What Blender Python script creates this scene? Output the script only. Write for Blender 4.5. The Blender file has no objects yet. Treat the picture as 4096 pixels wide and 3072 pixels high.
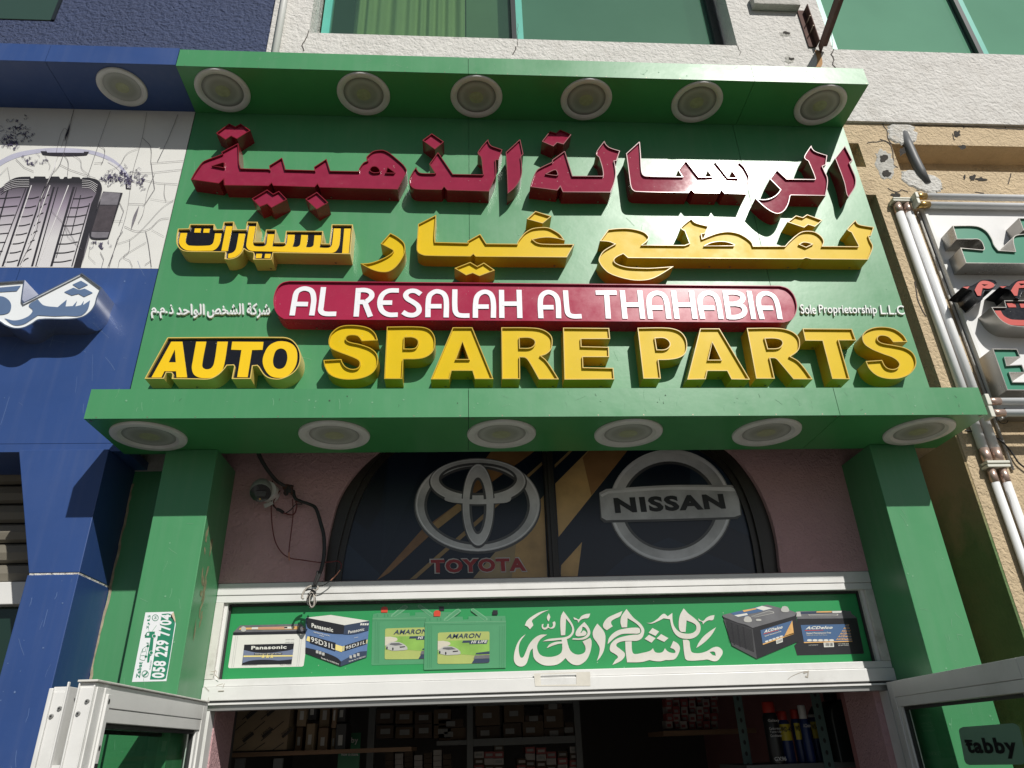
import bpy, math, random
from mathutils import Vector, Matrix
from mathutils.geometry import tessellate_polygon
random.seed(7)
# ------------------------------------------------------------------ camera, light, exposure
scene = bpy.context.scene
CAM = Vector((0.0, -3.2, 1.8))
R_ = Vector((0.99784873, -0.05758902, -0.03132749)); U_ = Vector((0.00168032, -0.45523243, 0.89037105)); F_ = Vector((0.06553689, 0.88850826, 0.45415634))
FPX = 2862.5
cam = bpy.data.objects.new('camera', bpy.data.cameras.new('camera')); scene.collection.objects.link(cam)
cam.data.sensor_width = 36; cam.data.lens = FPX / 4096 * 36; cam.data.clip_start = 0.05; cam.data.clip_end = 800
mw = Matrix.Identity(4)
for i in range(3):
    mw[i][0], mw[i][1], mw[i][2], mw[i][3] = R_[i], U_[i], -F_[i], CAM[i]
cam.matrix_world = mw
scene.camera = cam
SUN = Vector((0.4695, -1.0, 0.905)).normalized()
w = bpy.data.worlds.new('World'); scene.world = w; w.use_nodes = True
sk = w.node_tree.nodes.new('ShaderNodeTexSky'); sk.sky_type = 'NISHITA'; sk.sun_disc = False
sk.sun_elevation = math.asin(SUN.z); sk.sun_rotation = math.atan2(SUN.x, SUN.y)
w.node_tree.links.new(sk.outputs[0], w.node_tree.nodes['Background'].inputs[0]); w.node_tree.nodes['Background'].inputs[1].default_value = 0.05
sl = bpy.data.lights.new('sun', 'SUN'); sl.energy = 5.0; sl.angle = math.radians(0.53); sl.color = (1, 0.965, 0.9)
so = bpy.data.objects.new('sun', sl); scene.collection.objects.link(so); so.location = (5, -9, 12)
so.rotation_euler = SUN.to_track_quat('Z', 'Y').to_euler()
scene.view_settings.view_transform = 'Standard'; scene.view_settings.look = 'None'; scene.view_settings.gamma = 1
scene.view_settings.use_curve_mapping = False; scene.view_settings.exposure = -0.1

# ------------------------------------------------------------------ helpers
def D(px, py): return (px - 2048) / FPX * R_ - (py - 1536) / FPX * U_ + F_
def P(px, py, Y):
    d = D(px, py); return CAM + d * ((Y - CAM.y) / d.y)
def PZ(px, py, Z):
    d = D(px, py); return CAM + d * ((Z - CAM.z) / d.z)
WL = {}
def link(o, parent, wloc):
    scene.collection.objects.link(o)
    wloc = Vector(wloc)
    if parent is not None:
        o.parent = parent; o.location = wloc - WL[parent.name]
    else: o.location = wloc
    WL[o.name] = wloc
    return o
def tag(o, label=None, cat=None, group=None, kind=None):
    if label: o['label'] = label
    if cat: o['category'] = cat
    if group: o['group'] = group
    if kind: o['kind'] = kind
    return o
def thing(name, label, cat, loc, group=None):
    return tag(link(bpy.data.objects.new(name, None), None, loc), label, cat, group)
def mesh(name, vs, fs, mat, parent=None, smooth=False, label=None, kind=None, bevel=0):
    vs = [Vector(v) for v in vs]
    lo = Vector((min(v[i] for v in vs) for i in range(3))); hi = Vector((max(v[i] for v in vs) for i in range(3)))
    c = (lo + hi) / 2; c.z = lo.z
    me = bpy.data.meshes.new(name); me.from_pydata([v - c for v in vs], [], fs); me.materials.append(mat); me.update()
    if smooth:
        for p in me.polygons: p.use_smooth = len(p.vertices) <= 4
    o = link(bpy.data.objects.new(name, me), parent, c)
    if bevel:
        b = o.modifiers.new('bevel', 'BEVEL'); b.width = bevel; b.segments = 2; b.limit_method = 'ANGLE'
    return tag(o, label, None, None, kind)
class MB:
    def __init__(s): s.v = []; s.f = []
    def add(s, vs, fs):
        n = len(s.v); s.v += [Vector(v) for v in vs]; s.f += [tuple(i + n for i in f) for f in fs]; return s
    def box(s, x0, x1, y0, y1, z0, z1): return s.add(*boxvf(x0, x1, y0, y1, z0, z1))
    def build(s, name, mat, parent=None, **k): return mesh(name, s.v, s.f, mat, parent, **k)
BF = [(0, 3, 2, 1), (4, 5, 6, 7), (0, 1, 5, 4), (1, 2, 6, 5), (2, 3, 7, 6), (3, 0, 4, 7)]
def boxvf(x0, x1, y0, y1, z0, z1):
    return [(x0, y0, z0), (x1, y0, z0), (x1, y1, z0), (x0, y1, z0), (x0, y0, z1), (x1, y0, z1), (x1, y1, z1), (x0, y1, z1)], BF
def box(name, x0, x1, y0, y1, z0, z1, mat, parent=None, **k): return mesh(name, *boxvf(x0, x1, y0, y1, z0, z1), mat, parent, **k)
def obox(O, U, N, u0, u1, n0, n1, z0, z1):
    vs = [O + U * u + N * n + Vector((0, 0, z)) for z in (z0, z1) for u, n in ((u0, n0), (u1, n0), (u1, n1), (u0, n1))]
    return vs, BF
def area(l): return sum(l[i][0] * l[(i + 1) % len(l)][1] - l[(i + 1) % len(l)][0] * l[i][1] for i in range(len(l))) / 2
TILES = dict(A=(740, 480, 3.6867), B=(1240, 480, 3.6867), C=(1600, 480, 3.6867), D=(2060, 480, 3.6867), E=(2460, 510, 3.6867), F=(2920, 510, 3.6867),
    YC=(1400, 820, 4.608), YD=(1800, 820, 3.95), YE=(2360, 840, 3.6867), YF=(2900, 840, 3.456), BA=(690, 860, 5.53), BB=(1050, 860, 5.53),
    AU=(560, 1320, 3.16), S1=(1280, 1280, 1.8131), S2=(2480, 1280, 1.7839), R1=(1080, 1110, 2.0109), R2=(2120, 1110, 2.0109),
    NB=(3560, 740, 1.7276), TP=(0, 430, 1.8225), AW=(1300, 1780, 1.1642), PA=(860, 2400, 3.456), AM=(1460, 2400, 3.6867), AC=(2860, 2380, 3.456),
    CG=(2020, 2400, 2.4578), ST=(500, 2420, 4.879), T1=(0, 0, 1.58), T2=(1300, 0, 1.58), T3=(2696, 0, 1.58), T4=(0, 1000, 1.58), T5=(1300, 1000, 1.58),
    T6=(2696, 1000, 1.58), T7=(0, 2022, 1.58), T8=(1300, 2022, 1.58), T9=(2696, 2022, 1.58), I1=(800, 2740, 2.212), I2=(1800, 2740, 2.212),
    I3=(2700, 2700, 2.212), DL=(100, 2680, 2.765), CB=(940, 1780, 2.304), RT=(3500, 1580, 1.4815), PX=(0, 0, 1), SM=(590, 1190, 4.2538), SP=(2900, 840, 3.456))
def T(t, x, y):
    a, b, s = TILES[t]; return a + x / s, b + y / s
def TP_(t, x, y, Y): return P(*T(t, x, y), Y)
def path(s, Y, closed=True, sub=5):
    """'@A x,y x,y~ ...' -> smoothed list of (X, Z) on the plane at Y; ~ marks a curved point"""
    t = None; pts = []
    for tok in s.split():
        if tok[0] == '@': t = tok[1:]; continue
        c = tok.endswith('~'); a = tok.rstrip('~').split(','); p = TP_(t, float(a[0]), float(a[1]), Y); pts.append((p.x, p.z, c))
    out = []; n = len(pts); last = n if closed else n - 1
    for i in range(last):
        p1, p2 = pts[i], pts[(i + 1) % n]
        out.append((p1[0], p1[1]))
        if not (p1[2] or p2[2]): continue
        p0 = pts[(i - 1) % n] if p1[2] and (closed or i) else p1
        p3 = pts[(i + 2) % n] if p2[2] and (closed or i + 2 < n) else p2
        L = math.dist(p1[:2], p2[:2])
        def tang(a, b): l = math.dist(a[:2], b[:2]) or 1; return [(b[j] - a[j]) / l * L for j in (0, 1)]
        m1 = tang(p0, p2) if p0 is not p1 else tang(p1, p2); m2 = tang(p1, p3) if p3 is not p2 else tang(p1, p2)
        for k in range(1, sub):
            u = k / sub
            out.append(tuple((2 * u ** 3 - 3 * u * u + 1) * p1[j] + (u ** 3 - 2 * u * u + u) * m1[j] + (3 * u * u - 2 * u ** 3) * p2[j] + (u ** 3 - u * u) * m2[j] for j in (0, 1)))
    if not closed: out.append(pts[-1][:2])
    res = [out[0]]
    for p in out[1:]:
        if math.dist(p, res[-1]) > 1e-4: res.append(p)
    if closed and math.dist(res[0], res[-1]) < 1e-4: res.pop()
    return res
def orient(l, ccw): return l if (area(l) > 0) == ccw else l[::-1]
def inset(l, d):
    """shift a loop to its left by d (inwards for a counter-clockwise loop)"""
    n = len(l); out = []
    for i in range(n):
        a, b, c = Vector(l[i - 1]), Vector(l[i]), Vector(l[(i + 1) % n])
        e1 = (b - a).normalized(); e2 = (c - b).normalized()
        n1 = Vector((-e1.y, e1.x)); n2 = Vector((-e2.y, e2.x)); m = n1 + n2
        if m.length < 0.3: m = n1 * 1.0
        else: m = m / max(0.35, m.length_squared / 2)
        q = b + m * d; out.append((q.x, q.y))
    return out
def tri(loops, Y):
    vs3 = [[Vector((x, z, 0)) for x, z in l] for l in loops]
    fs = tessellate_polygon(vs3); flat = [p for l in loops for p in l]
    out = []
    for f in fs:
        a, b, c = [flat[i] for i in f]
        s = (b[0] - a[0]) * (c[1] - a[1]) - (c[0] - a[0]) * (b[1] - a[1])
        out.append(tuple(f) if s > 0 else tuple(f[::-1]))
    return [(x, Y, z) for x, z in flat], out        # faces look towards -Y
def sheet(name, loops, Y, mat, parent, label=None, thick=0, kind=None):
    loops = [orient(loops[0], True)] + [orient(l, False) for l in loops[1:]]
    m = MB(); m.add(*tri(loops, Y))
    if thick:
        for l in loops: m.add(*wallvf(l, Y, Y + thick))
    return m.build(name, mat, parent, label=label, kind=kind)
def wallvf(l, y0, y1):
    n = len(l); vs = [(x, y0, z) for x, z in l] + [(x, y1, z) for x, z in l]
    return vs, [(i, i + n, (i + 1) % n + n, (i + 1) % n) for i in range(n)]
def sheetp(name, strs, Y, mat, parent, **k):
    if isinstance(strs, str): strs = [strs]
    return sheet(name, [path(s, Y) for s in strs], Y, mat, parent, **k)
def stroke_vf(pts, wd, Y, y2=None):
    """ribbon of width wd along (X, Z) points"""
    n = len(pts); L = []; Rr = []
    for i in range(n):
        a = Vector(pts[max(0, i - 1)]); b = Vector(pts[min(n - 1, i + 1)]); p = Vector(pts[i])
        if 0 < i < n - 1:
            e1 = (p - a).normalized(); e2 = (b - p).normalized(); m = (Vector((-e1.y, e1.x)) + Vector((-e2.y, e2.x)))
            m = m / max(0.6, m.length_squared / 2) if m.length > 0.3 else Vector((-e1.y, e1.x))
        else:
            e = (b - a).normalized(); m = Vector((-e.y, e.x))
        L.append(p + m * wd / 2); Rr.append(p - m * wd / 2)
    vs = [(q.x, Y, q.y) for q in L] + [(q.x, Y, q.y) for q in Rr]
    return vs, [(i, i + n, i + n + 1, i + 1) for i in range(n - 1)]
def channel(name, strs, depth, face_mat, side_mat, parent, label=None, Y0=0.0, rec=0.012, rim=0.0045, screws=0):
    """fabricated channel letter: folded metal return with a thin rim and a face set back inside it"""
    yf = Y0 - depth
    if isinstance(strs, str): strs = [strs]
    loops = [orient(path(s, yf), i == 0) for i, s in enumerate(strs)]
    ins = [inset(l, rim) for l in loops]
    m = MB()
    for l, q in zip(loops, ins):
        m.add(*wallvf(l, yf, Y0)); n = len(l)
        m.add([(x, yf, z) for x, z in l] + [(x, yf, z) for x, z in q], [(i, (i + 1) % n, (i + 1) % n + n, i + n) for i in range(n)])
        v, f = wallvf(q, yf, yf + rec); m.add(v, [t[::-1] for t in f])
    if parent is None: raise ValueError
    root = m.build(name, side_mat, parent, label=label)
    face = [inset(l, rim * 0.9) for l in loops]
    sheet('letter_face', face, yf + rec, face_mat, root)
    # small rivets along the lowest run of the return
    lo = min(z for x, z in loops[0]); xs = [x for x, z in loops[0]]
    L = loops[0]; segs = [(L[i], L[(i + 1) % len(L)]) for i in range(len(L))]
    segs = [s for s in segs if abs(s[0][1] - s[1][1]) < abs(s[0][0] - s[1][0]) * 0.25 and s[1][0] > s[0][0] and math.dist(*s) > 0.09]
    rm = MB()
    for a, b in segs[:4]:
        u = 0.22 if math.dist(a, b) < .4 else 0.12
        for u in ((u, 1 - u) if math.dist(a, b) > .4 else (1 - u,)):
            x = a[0] + (b[0] - a[0]) * u; z = a[1] + (b[1] - a[1]) * u
            vs = [(x + 0.006 * math.cos(t * math.pi / 4), Y0 - 0.018 + 0.006 * math.sin(t * math.pi / 4), z - 0.0015) for t in range(8)]
            rm.add(vs, [tuple(range(8))])
            vs = [(x + 0.003 * math.cos(t * math.pi / 4), Y0 - 0.018 + 0.003 * math.sin(t * math.pi / 4), z - 0.0022) for t in range(8)]
            rm.add(vs, [tuple(range(8))])
    if rm.v: rm.build('rivets', MAT['rivet'], root, kind='stuff')
    return root
FONT_CACHE = {}
def text_mesh(s, bold):
    k = (s, bold)
    if k not in FONT_CACHE:
        c = bpy.data.curves.new('text', 'FONT'); c.body = s; c.offset = bold; c.resolution_u = 3; c.space_character = 1 + bold * 3
        o = bpy.data.objects.new('text', c); scene.collection.objects.link(o)
        me = bpy.data.meshes.new_from_object(o.evaluated_get(bpy.context.evaluated_depsgraph_get()))
        FONT_CACHE[k] = ([v.co.copy() for v in me.vertices], [tuple(p.vertices) for p in me.polygons])
        bpy.data.objects.remove(o); bpy.data.curves.remove(c); bpy.data.meshes.remove(me)
    return FONT_CACHE[k]
def text3(name, s, bl, br, tl, mat, parent, bold=0.0, label=None, ext=None):
    """flat lettering spanned by three world points (bottom left, bottom right, top left)"""
    vs, fs = text_mesh(s, bold)
    if not vs: return None
    x0 = min(v.x for v in vs); x1 = max(v.x for v in vs); y0 = min(v.y for v in vs); y1 = max(v.y for v in vs)
    a = (br - bl) / (x1 - x0); b = (tl - bl) / (y1 - y0)
    out = [bl + a * (v.x - x0) + b * (v.y - y0) for v in vs]; m = MB(); m.add(out, fs)
    if ext:                                   # give the letters a real thickness: copy the face back and join the borders
        edges = {}
        for f in fs:
            for i in range(len(f)): edges[(f[i], f[(i + 1) % len(f)])] = 1
        n = len(out); m.v += [v + Vector(ext) for v in out]
        for (i, j) in edges:
            if (j, i) not in edges: m.f.append((j, i, i + n, j + n))
    return m.build(name, mat, parent, label=label)
def text(name, s, t, bl, br, tl, Y, mat, parent, **k):
    return text3(name, s, *[TP_(t, *q, Y) for q in (bl, br, tl)], mat, parent, **k)
def tube(pts, r, n=8):
    pts = [Vector(p) for p in pts]; vs = []; fs = []
    for i, p in enumerate(pts):
        d = (pts[min(i + 1, len(pts) - 1)] - pts[max(i - 1, 0)]).normalized()
        a = d.cross(Vector((0.3, 0.9, 0.2))).normalized(); b = d.cross(a)
        vs += [p + (a * math.cos(2 * math.pi * k / n) + b * math.sin(2 * math.pi * k / n)) * r for k in range(n)]
    for i in range(len(pts) - 1):
        for k in range(n): fs.append((i * n + k, i * n + (k + 1) % n, (i + 1) * n + (k + 1) % n, (i + 1) * n + k))
    fs.append(tuple(range(n))[::-1]); fs.append(tuple(range(len(vs) - n, len(vs))))
    return vs, fs
def smooth3(pts, sub=6):
    pts = [Vector(p) for p in pts]; out = []
    for i in range(len(pts) - 1):
        p0 = pts[max(i - 1, 0)]; p1 = pts[i]; p2 = pts[i + 1]; p3 = pts[min(i + 2, len(pts) - 1)]
        for k in range(sub):
            u = k / sub; out.append(0.5 * (2 * p1 + (p2 - p0) * u + (2 * p0 - 5 * p1 + 4 * p2 - p3) * u * u + (3 * p1 - p0 - 3 * p2 + p3) * u ** 3))
    out.append(pts[-1]); return out
def lathe(cx, cy, prof, n=40, axis='z', cz=0):
    """profile of (radius, height)"""
    vs = []; fs = []
    for r, h in prof:
        for k in range(n):
            a = 2 * math.pi * k / n; vs.append((cx + r * math.cos(a), cy + r * math.sin(a), cz + h))
    for i in range(len(prof) - 1):
        for k in range(n): fs.append((i * n + k, i * n + (k + 1) % n, (i + 1) * n + (k + 1) % n, (i + 1) * n + k))
    return vs, fs
def copy_tree(o, parent=None, delta=None):
    c = o.copy(); scene.collection.objects.link(c); c.parent = parent
    if delta is not None: c.location = o.location + delta
    WL[c.name] = (WL[o.name] + delta) if delta is not None else WL[o.name]
    for ch in list(o.children): copy_tree(ch, c)
    return c
# ------------------------------------------------------------------ materials
MAT = {}
def M(name, col, rough=0.5, metal=0.0, var=0.0, vscale=6.0, bump=0.0, bscale=40.0, bdist=0.002, spec=0.5, kind='noise', rvar=0.0, dirt=0.0, dcol=(0.12, 0.1, 0.08), dscale=2.5, alpha=None, trans=0.0, emit=None, aniso=None, speck=0.0, streak=0.0):
    m = bpy.data.materials.new(name); m.use_nodes = True; nt = m.node_tree; N = nt.nodes; L = nt.links; b = N['Principled BSDF']
    b.inputs['Base Color'].default_value = (*col, 1); b.inputs['Roughness'].default_value = rough; b.inputs['Metallic'].default_value = metal
    b.inputs['Specular IOR Level'].default_value = spec; b.inputs['Transmission Weight'].default_value = trans
    geo = N.new('ShaderNodeNewGeometry'); mp = N.new('ShaderNodeMapping'); L.new(geo.outputs['Position'], mp.inputs[0])
    if aniso: mp.inputs['Scale'].default_value = aniso
    cur = None
    def noise(sc, det=6.0, rg=0.6):
        n = N.new('ShaderNodeTexNoise'); n.inputs['Scale'].default_value = sc; n.inputs['Detail'].default_value = det; n.inputs['Roughness'].default_value = rg
        L.new(mp.outputs[0], n.inputs[0]); return n
    def rng(src, a, b_, c, d):
        r = N.new('ShaderNodeMapRange'); r.inputs[1].default_value = a; r.inputs[2].default_value = b_; r.inputs[3].default_value = c; r.inputs[4].default_value = d
        L.new(src, r.inputs[0]); return r.outputs[0]
    if var:
        n = noise(vscale); hs = N.new('ShaderNodeHueSaturation'); hs.inputs['Color'].default_value = (*col, 1)
        L.new(rng(n.outputs[0], 0.3, 0.7, 1 - var, 1 + var), hs.inputs['Value']); cur = hs.outputs[0]
    if dirt:
        n = noise(dscale, 9, 0.68); mx = N.new('ShaderNodeMix'); mx.data_type = 'RGBA'
        L.new(rng(n.outputs[0], 0.52, 0.75, 0, dirt), mx.inputs[0])
        if cur: L.new(cur, mx.inputs[6])
        else: mx.inputs[6].default_value = (*col, 1)
        mx.inputs[7].default_value = (*dcol, 1); cur = mx.outputs[2]
    if speck:
        n = N.new('ShaderNodeTexVoronoi'); n.inputs['Scale'].default_value = 28; n.inputs['Randomness'].default_value = 1; L.new(mp.outputs[0], n.inputs[0])
        n2 = noise(4.0); g = N.new('ShaderNodeMath'); g.operation = 'MULTIPLY'
        L.new(rng(n.outputs['Distance'], 0.04, 0.09, 1, 0), g.inputs[0]); L.new(rng(n2.outputs[0], 0.52, 0.6, 0, speck), g.inputs[1])
        mx = N.new('ShaderNodeMix'); mx.data_type = 'RGBA'; L.new(g.outputs[0], mx.inputs[0])
        if cur: L.new(cur, mx.inputs[6])
        else: mx.inputs[6].default_value = (*col, 1)
        mx.inputs[7].default_value = (0.55, 0.55, 0.5, 1); cur = mx.outputs[2]
    if cur: L.new(cur, b.inputs['Base Color'])
    if streak:                                # rain washed dust: tall thin pale streaks
        m3 = N.new('ShaderNodeMapping'); m3.inputs['Scale'].default_value = (26, 26, 1.6); L.new(geo.outputs['Position'], m3.inputs[0])
        n = N.new('ShaderNodeTexNoise'); n.inputs['Scale'].default_value = 1; n.inputs['Detail'].default_value = 5; L.new(m3.outputs[0], n.inputs[0])
        mx = N.new('ShaderNodeMix'); mx.data_type = 'RGBA'; L.new(rng(n.outputs[0], 0.48, 0.78, 0, streak), mx.inputs[0])
        if cur: L.new(cur, mx.inputs[6])
        else: mx.inputs[6].default_value = (*col, 1)
        mx.inputs[7].default_value = (*[min(.5, c * .6 + .16) for c in col], 1); cur = mx.outputs[2]; L.new(cur, b.inputs['Base Color'])
    if rvar:
        n = noise(vscale * 1.7, 8, 0.65); L.new(rng(n.outputs[0], 0.3, 0.7, max(0.03, rough - rvar), rough + rvar), b.inputs['Roughness'])
    if bump:
        bp = N.new('ShaderNodeBump'); bp.inputs['Strength'].default_value = bump; bp.inputs['Distance'].default_value = bdist
        if kind == 'stucco':
            v = N.new('ShaderNodeTexVoronoi'); v.feature = 'SMOOTH_F1'; v.inputs['Scale'].default_value = bscale; L.new(mp.outputs[0], v.inputs[0])
            n = noise(bscale * 1.9, 5, 0.7); ad = N.new('ShaderNodeMath'); ad.operation = 'ADD'
            nn = noise(bscale * .5, 3, .5); vv = N.new('ShaderNodeVectorMath'); vv.operation = 'MULTIPLY_ADD'
            vv.inputs[1].default_value = (.06, .06, .06); L.new(nn.outputs['Color'], vv.inputs[0]); L.new(mp.outputs[0], vv.inputs[2]); L.new(vv.outputs[0], v.inputs[0])
            L.new(v.outputs['Distance'], ad.inputs[0]); L.new(n.outputs[0], ad.inputs[1]); L.new(ad.outputs[0], bp.inputs['Height'])
        else:
            n = noise(bscale, 4, 0.6); L.new(n.outputs[0], bp.inputs['Height'])
        L.new(bp.outputs[0], b.inputs['Normal'])
    if alpha is not None: b.inputs['Alpha'].default_value = alpha
    if emit: b.inputs['Emission Color'].default_value = (*emit[0], 1); b.inputs['Emission Strength'].default_value = emit[1]
    MAT[name] = m; return m
def glass(name, tint, refl=0.0, dens=0.0, rough=0.02, film=(.2, .3, .25)):
    """thin tinted window pane: mixes clear transmission with a sharp reflection"""
    m = bpy.data.materials.new(name); m.use_nodes = True; nt = m.node_tree; N = nt.nodes; L = nt.links; N.clear()
    o = N.new('ShaderNodeOutputMaterial'); mx = N.new('ShaderNodeMixShader'); tr = N.new('ShaderNodeBsdfTransparent'); gl = N.new('ShaderNodeBsdfGlossy')
    tr.inputs[0].default_value = (*tint, 1); gl.inputs[1].default_value = rough
    ge = N.new('ShaderNodeNewGeometry'); dt = N.new('ShaderNodeVectorMath'); dt.operation = 'DOT_PRODUCT'; L.new(ge.outputs['Normal'], dt.inputs[0]); L.new(ge.outputs['Incoming'], dt.inputs[1])
    def mt(op, a, b_=None):
        n = N.new('ShaderNodeMath'); n.operation = op
        for i, s in enumerate((a, b_)):
            if s is None: continue
            if isinstance(s, (int, float)): n.inputs[i].default_value = s
            else: L.new(s, n.inputs[i])
        return n.outputs[0]
    sch = mt('ADD', mt('MULTIPLY', mt('POWER', mt('SUBTRACT', 1.0, mt('ABSOLUTE', dt.outputs['Value'])), 5.0), 0.9), 0.04 + refl)
    L.new(sch, mx.inputs[0])
    if dens:                                  # dust and film on the pane
        df = N.new('ShaderNodeBsdfDiffuse'); df.inputs[0].default_value = (*film, 1); m2 = N.new('ShaderNodeMixShader'); nz = N.new('ShaderNodeTexNoise'); nz.inputs['Scale'].default_value = 2.2; nz.inputs['Detail'].default_value = 8
        gp = N.new('ShaderNodeNewGeometry'); L.new(gp.outputs['Position'], nz.inputs[0]); rr = N.new('ShaderNodeMapRange'); rr.inputs[1].default_value = .3; rr.inputs[2].default_value = .7; rr.inputs[3].default_value = dens * .94; rr.inputs[4].default_value = min(1, dens * 1.05)
        L.new(nz.outputs[0], rr.inputs[0]); L.new(rr.outputs[0], m2.inputs[0]); L.new(tr.outputs[0], m2.inputs[1]); L.new(df.outputs[0], m2.inputs[2]); tr = m2
    L.new(tr.outputs[0], mx.inputs[1]); L.new(gl.outputs[0], mx.inputs[2]); L.new(mx.outputs[0], o.inputs[0])
    MAT[name] = m; return m
# painted sheet metal
M('green_panel', (0.061, 0.245, 0.104), 0.35, streak=0.12, spec=0.45, var=0.06, vscale=1.5, bump=0.10, bscale=4.5, bdist=0.012, rvar=0.07, dirt=0.10, dcol=(0.16, 0.30, 0.19), dscale=1.4)
M('green_soffit', (0.05, 0.26, 0.08), 0.34, var=0.06, vscale=3, rvar=0.05)
M('blue_panel', (0.025, 0.062, 0.20), 0.42, streak=0.08, var=0.07, vscale=2, rvar=0.06, bump=0.10, bscale=4, bdist=0.012, dirt=0.10, dcol=(0.12, 0.17, 0.33), dscale=1.3)
M('maroon_face', (0.25, 0.021, 0.052), 0.075, spec=0.32, var=0.07, vscale=18, bump=0.02, bscale=95, bdist=0.0006, rvar=0.012, dirt=0.14, dcol=(0.36, 0.12, 0.14), dscale=20, speck=0.8)
M('maroon_side', (0.19, 0.010, 0.02), 0.25, dirt=.3, dcol=(.2, .06, .06), dscale=9, var=0.08, vscale=9, speck=.4)
M('yellow_face', (0.63, 0.435, 0.009), 0.38, spec=0.14, var=0.04, vscale=5, rvar=0.06, bump=0.03, bscale=160, bdist=0.0006, speck=.3)
M('yellow_side', (0.50, 0.33, 0.012), 0.34, dirt=.35, dcol=(.2, .12, .03), dscale=7, var=0.07, vscale=6, rvar=.05)
M('cream_side', (0.62, 0.45, 0.12), 0.36, var=0.06, vscale=6, rvar=.05)
M('black_acrylic', (0.008, 0.008, 0.011), 0.22, rvar=0.06, vscale=30, bump=0.05, bscale=200, bdist=0.0004, speck=1.0)
M('red_acrylic', (0.34, 0.021, 0.062), 0.25, spec=.3, var=0.04, vscale=8, rvar=0.06, speck=0.6, bump=0.04, bscale=120, bdist=.0006)
M('white_acrylic', (0.78, 0.79, 0.83), 0.3, var=0.03, vscale=6)
M('yellow_acrylic', (0.78, 0.50, 0.006), 0.35, var=0.03, vscale=6)
M('rivet', (0.25, 0.2, 0.16), 0.4, 0.6)
M('joint', (0.012, 0.02, 0.014), 0.8)
M('lamp_ring', (0.64, 0.635, 0.62), 0.45, var=0.06, vscale=12, dirt=.25, dcol=(.25, .24, .22), dscale=8)
M('lamp_inner', (0.3, 0.3, 0.29), 0.35, 0.3, var=0.05, vscale=14)
M('white_wall', (0.60, 0.585, 0.56), 0.85, var=0.07, vscale=14, bump=0.8, bscale=36, bdist=0.011, kind='stucco', dirt=0.35, dcol=(0.33, 0.30, 0.26), dscale=5)
M('blue_wall', (0.034, 0.052, 0.125), 0.6, var=0.10, vscale=1.4, bump=1.0, bscale=36, bdist=0.018, kind='stucco')
M('beige_wall', (0.56, 0.44, 0.285), 0.9, var=0.10, vscale=3, bump=1.0, bscale=48, bdist=0.009, kind='stucco', dirt=0.4, dcol=(0.27, 0.19, 0.12), dscale=4)
M('pink_wall', (0.54, 0.33, 0.345), 0.85, var=0.09, vscale=3, bump=0.9, bscale=60, bdist=0.007, dirt=.3, dcol=(.38, .24, .22), dscale=4, kind='stucco')
M('olive_wall', (0.10, 0.17, 0.06), 0.85, var=0.15, vscale=4, bump=0.7, bscale=40, bdist=0.008, kind='stucco', dirt=0.5, dcol=(0.2, 0.2, 0.08), dscale=3)
M('grey_plaster', (0.42, 0.41, 0.38), 0.9, var=0.15, vscale=20, bump=0.9, bscale=60, bdist=0.01)
M('mortar', (0.56, 0.55, 0.52), 0.9, dirt=.6, dcol=(.42, .34, .24), dscale=9, var=0.12, vscale=20, bump=1.0, bscale=45, bdist=0.02)
M('dark_hole', (0.03, 0.026, 0.022), 0.9, bump=.8, bscale=60, bdist=.01)
M('crack', (0.06, 0.05, 0.045), 0.9)
M('aluminium', (0.66, 0.66, 0.645), 0.38, var=0.05, vscale=4, dirt=0.35, dcol=(0.36, 0.35, 0.32), dscale=3.5, rvar=.06)
M('aluminium_dirty', (0.60, 0.59, 0.55), 0.5, var=0.06, vscale=6, dirt=0.7, dcol=(0.24, 0.21, 0.17), dscale=7)
M('gasket', (0.02, 0.02, 0.02), 0.6)
M('track_steel', (0.35, 0.35, 0.34), 0.35, 0.6)
M('bronze_frame', (0.022, 0.018, 0.014), 0.4, var=0.1, vscale=5)
M('cable', (0.018, 0.018, 0.018), 0.45)
M('wire_red', (0.12, 0.012, 0.012), 0.5)
M('copper', (0.55, 0.25, 0.17), 0.35, 0.7)
M('wire_grey', (0.38, 0.35, 0.31), 0.5)
M('rust', (0.075, 0.03, 0.02), 0.8, var=0.3, vscale=30, bump=0.3, bscale=120)
M('rust_stain', (0.42, 0.24, 0.11), 0.9, var=.2, vscale=20)
M('tube_white', (0.74, 0.75, 0.76), 0.42, var=0.03, vscale=5, dirt=.15, dcol=(.4, .4, .38), dscale=12)
M('brass', (0.50, 0.33, 0.12), 0.3, 0.8)
M('cap_copper', (0.50, 0.37, 0.31), 0.35, 0.6)
M('bracket_cream', (0.60, 0.60, 0.53), 0.5, var=.06)
M('steel_side', (0.40, 0.38, 0.35), 0.3, 0.75, var=0.15, vscale=3, rvar=0.08)
M('chrome_side', (0.62, 0.63, 0.66), 0.16, 0.95, var=0.08, vscale=3, rvar=.05)
M('neighbour_white', (0.72, 0.72, 0.72), 0.3, var=0.03, vscale=3, dirt=.1)
M('neighbour_green', (0.035, 0.22, 0.135), 0.35, var=.04)
M('neighbour_red', (0.50, 0.06, 0.045), 0.4)
M('sign_blue', (0.10, 0.155, 0.27), 0.35, var=.04)
M('silver_white', (0.70, 0.73, 0.75), 0.3, var=.03)
M('teal_frame', (0.10, 0.42, 0.34), 0.3, var=0.06, vscale=6)
M('dark_frame', (0.015, 0.02, 0.022), 0.3)
M('curtain', (0.62, 0.62, 0.42), 0.9, var=0.05, vscale=3)
M('room_dark', (0.05, 0.05, 0.05), 0.9)
M('room_pale', (0.34, 0.40, 0.36), 0.9, var=0.15, vscale=.8)
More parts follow.
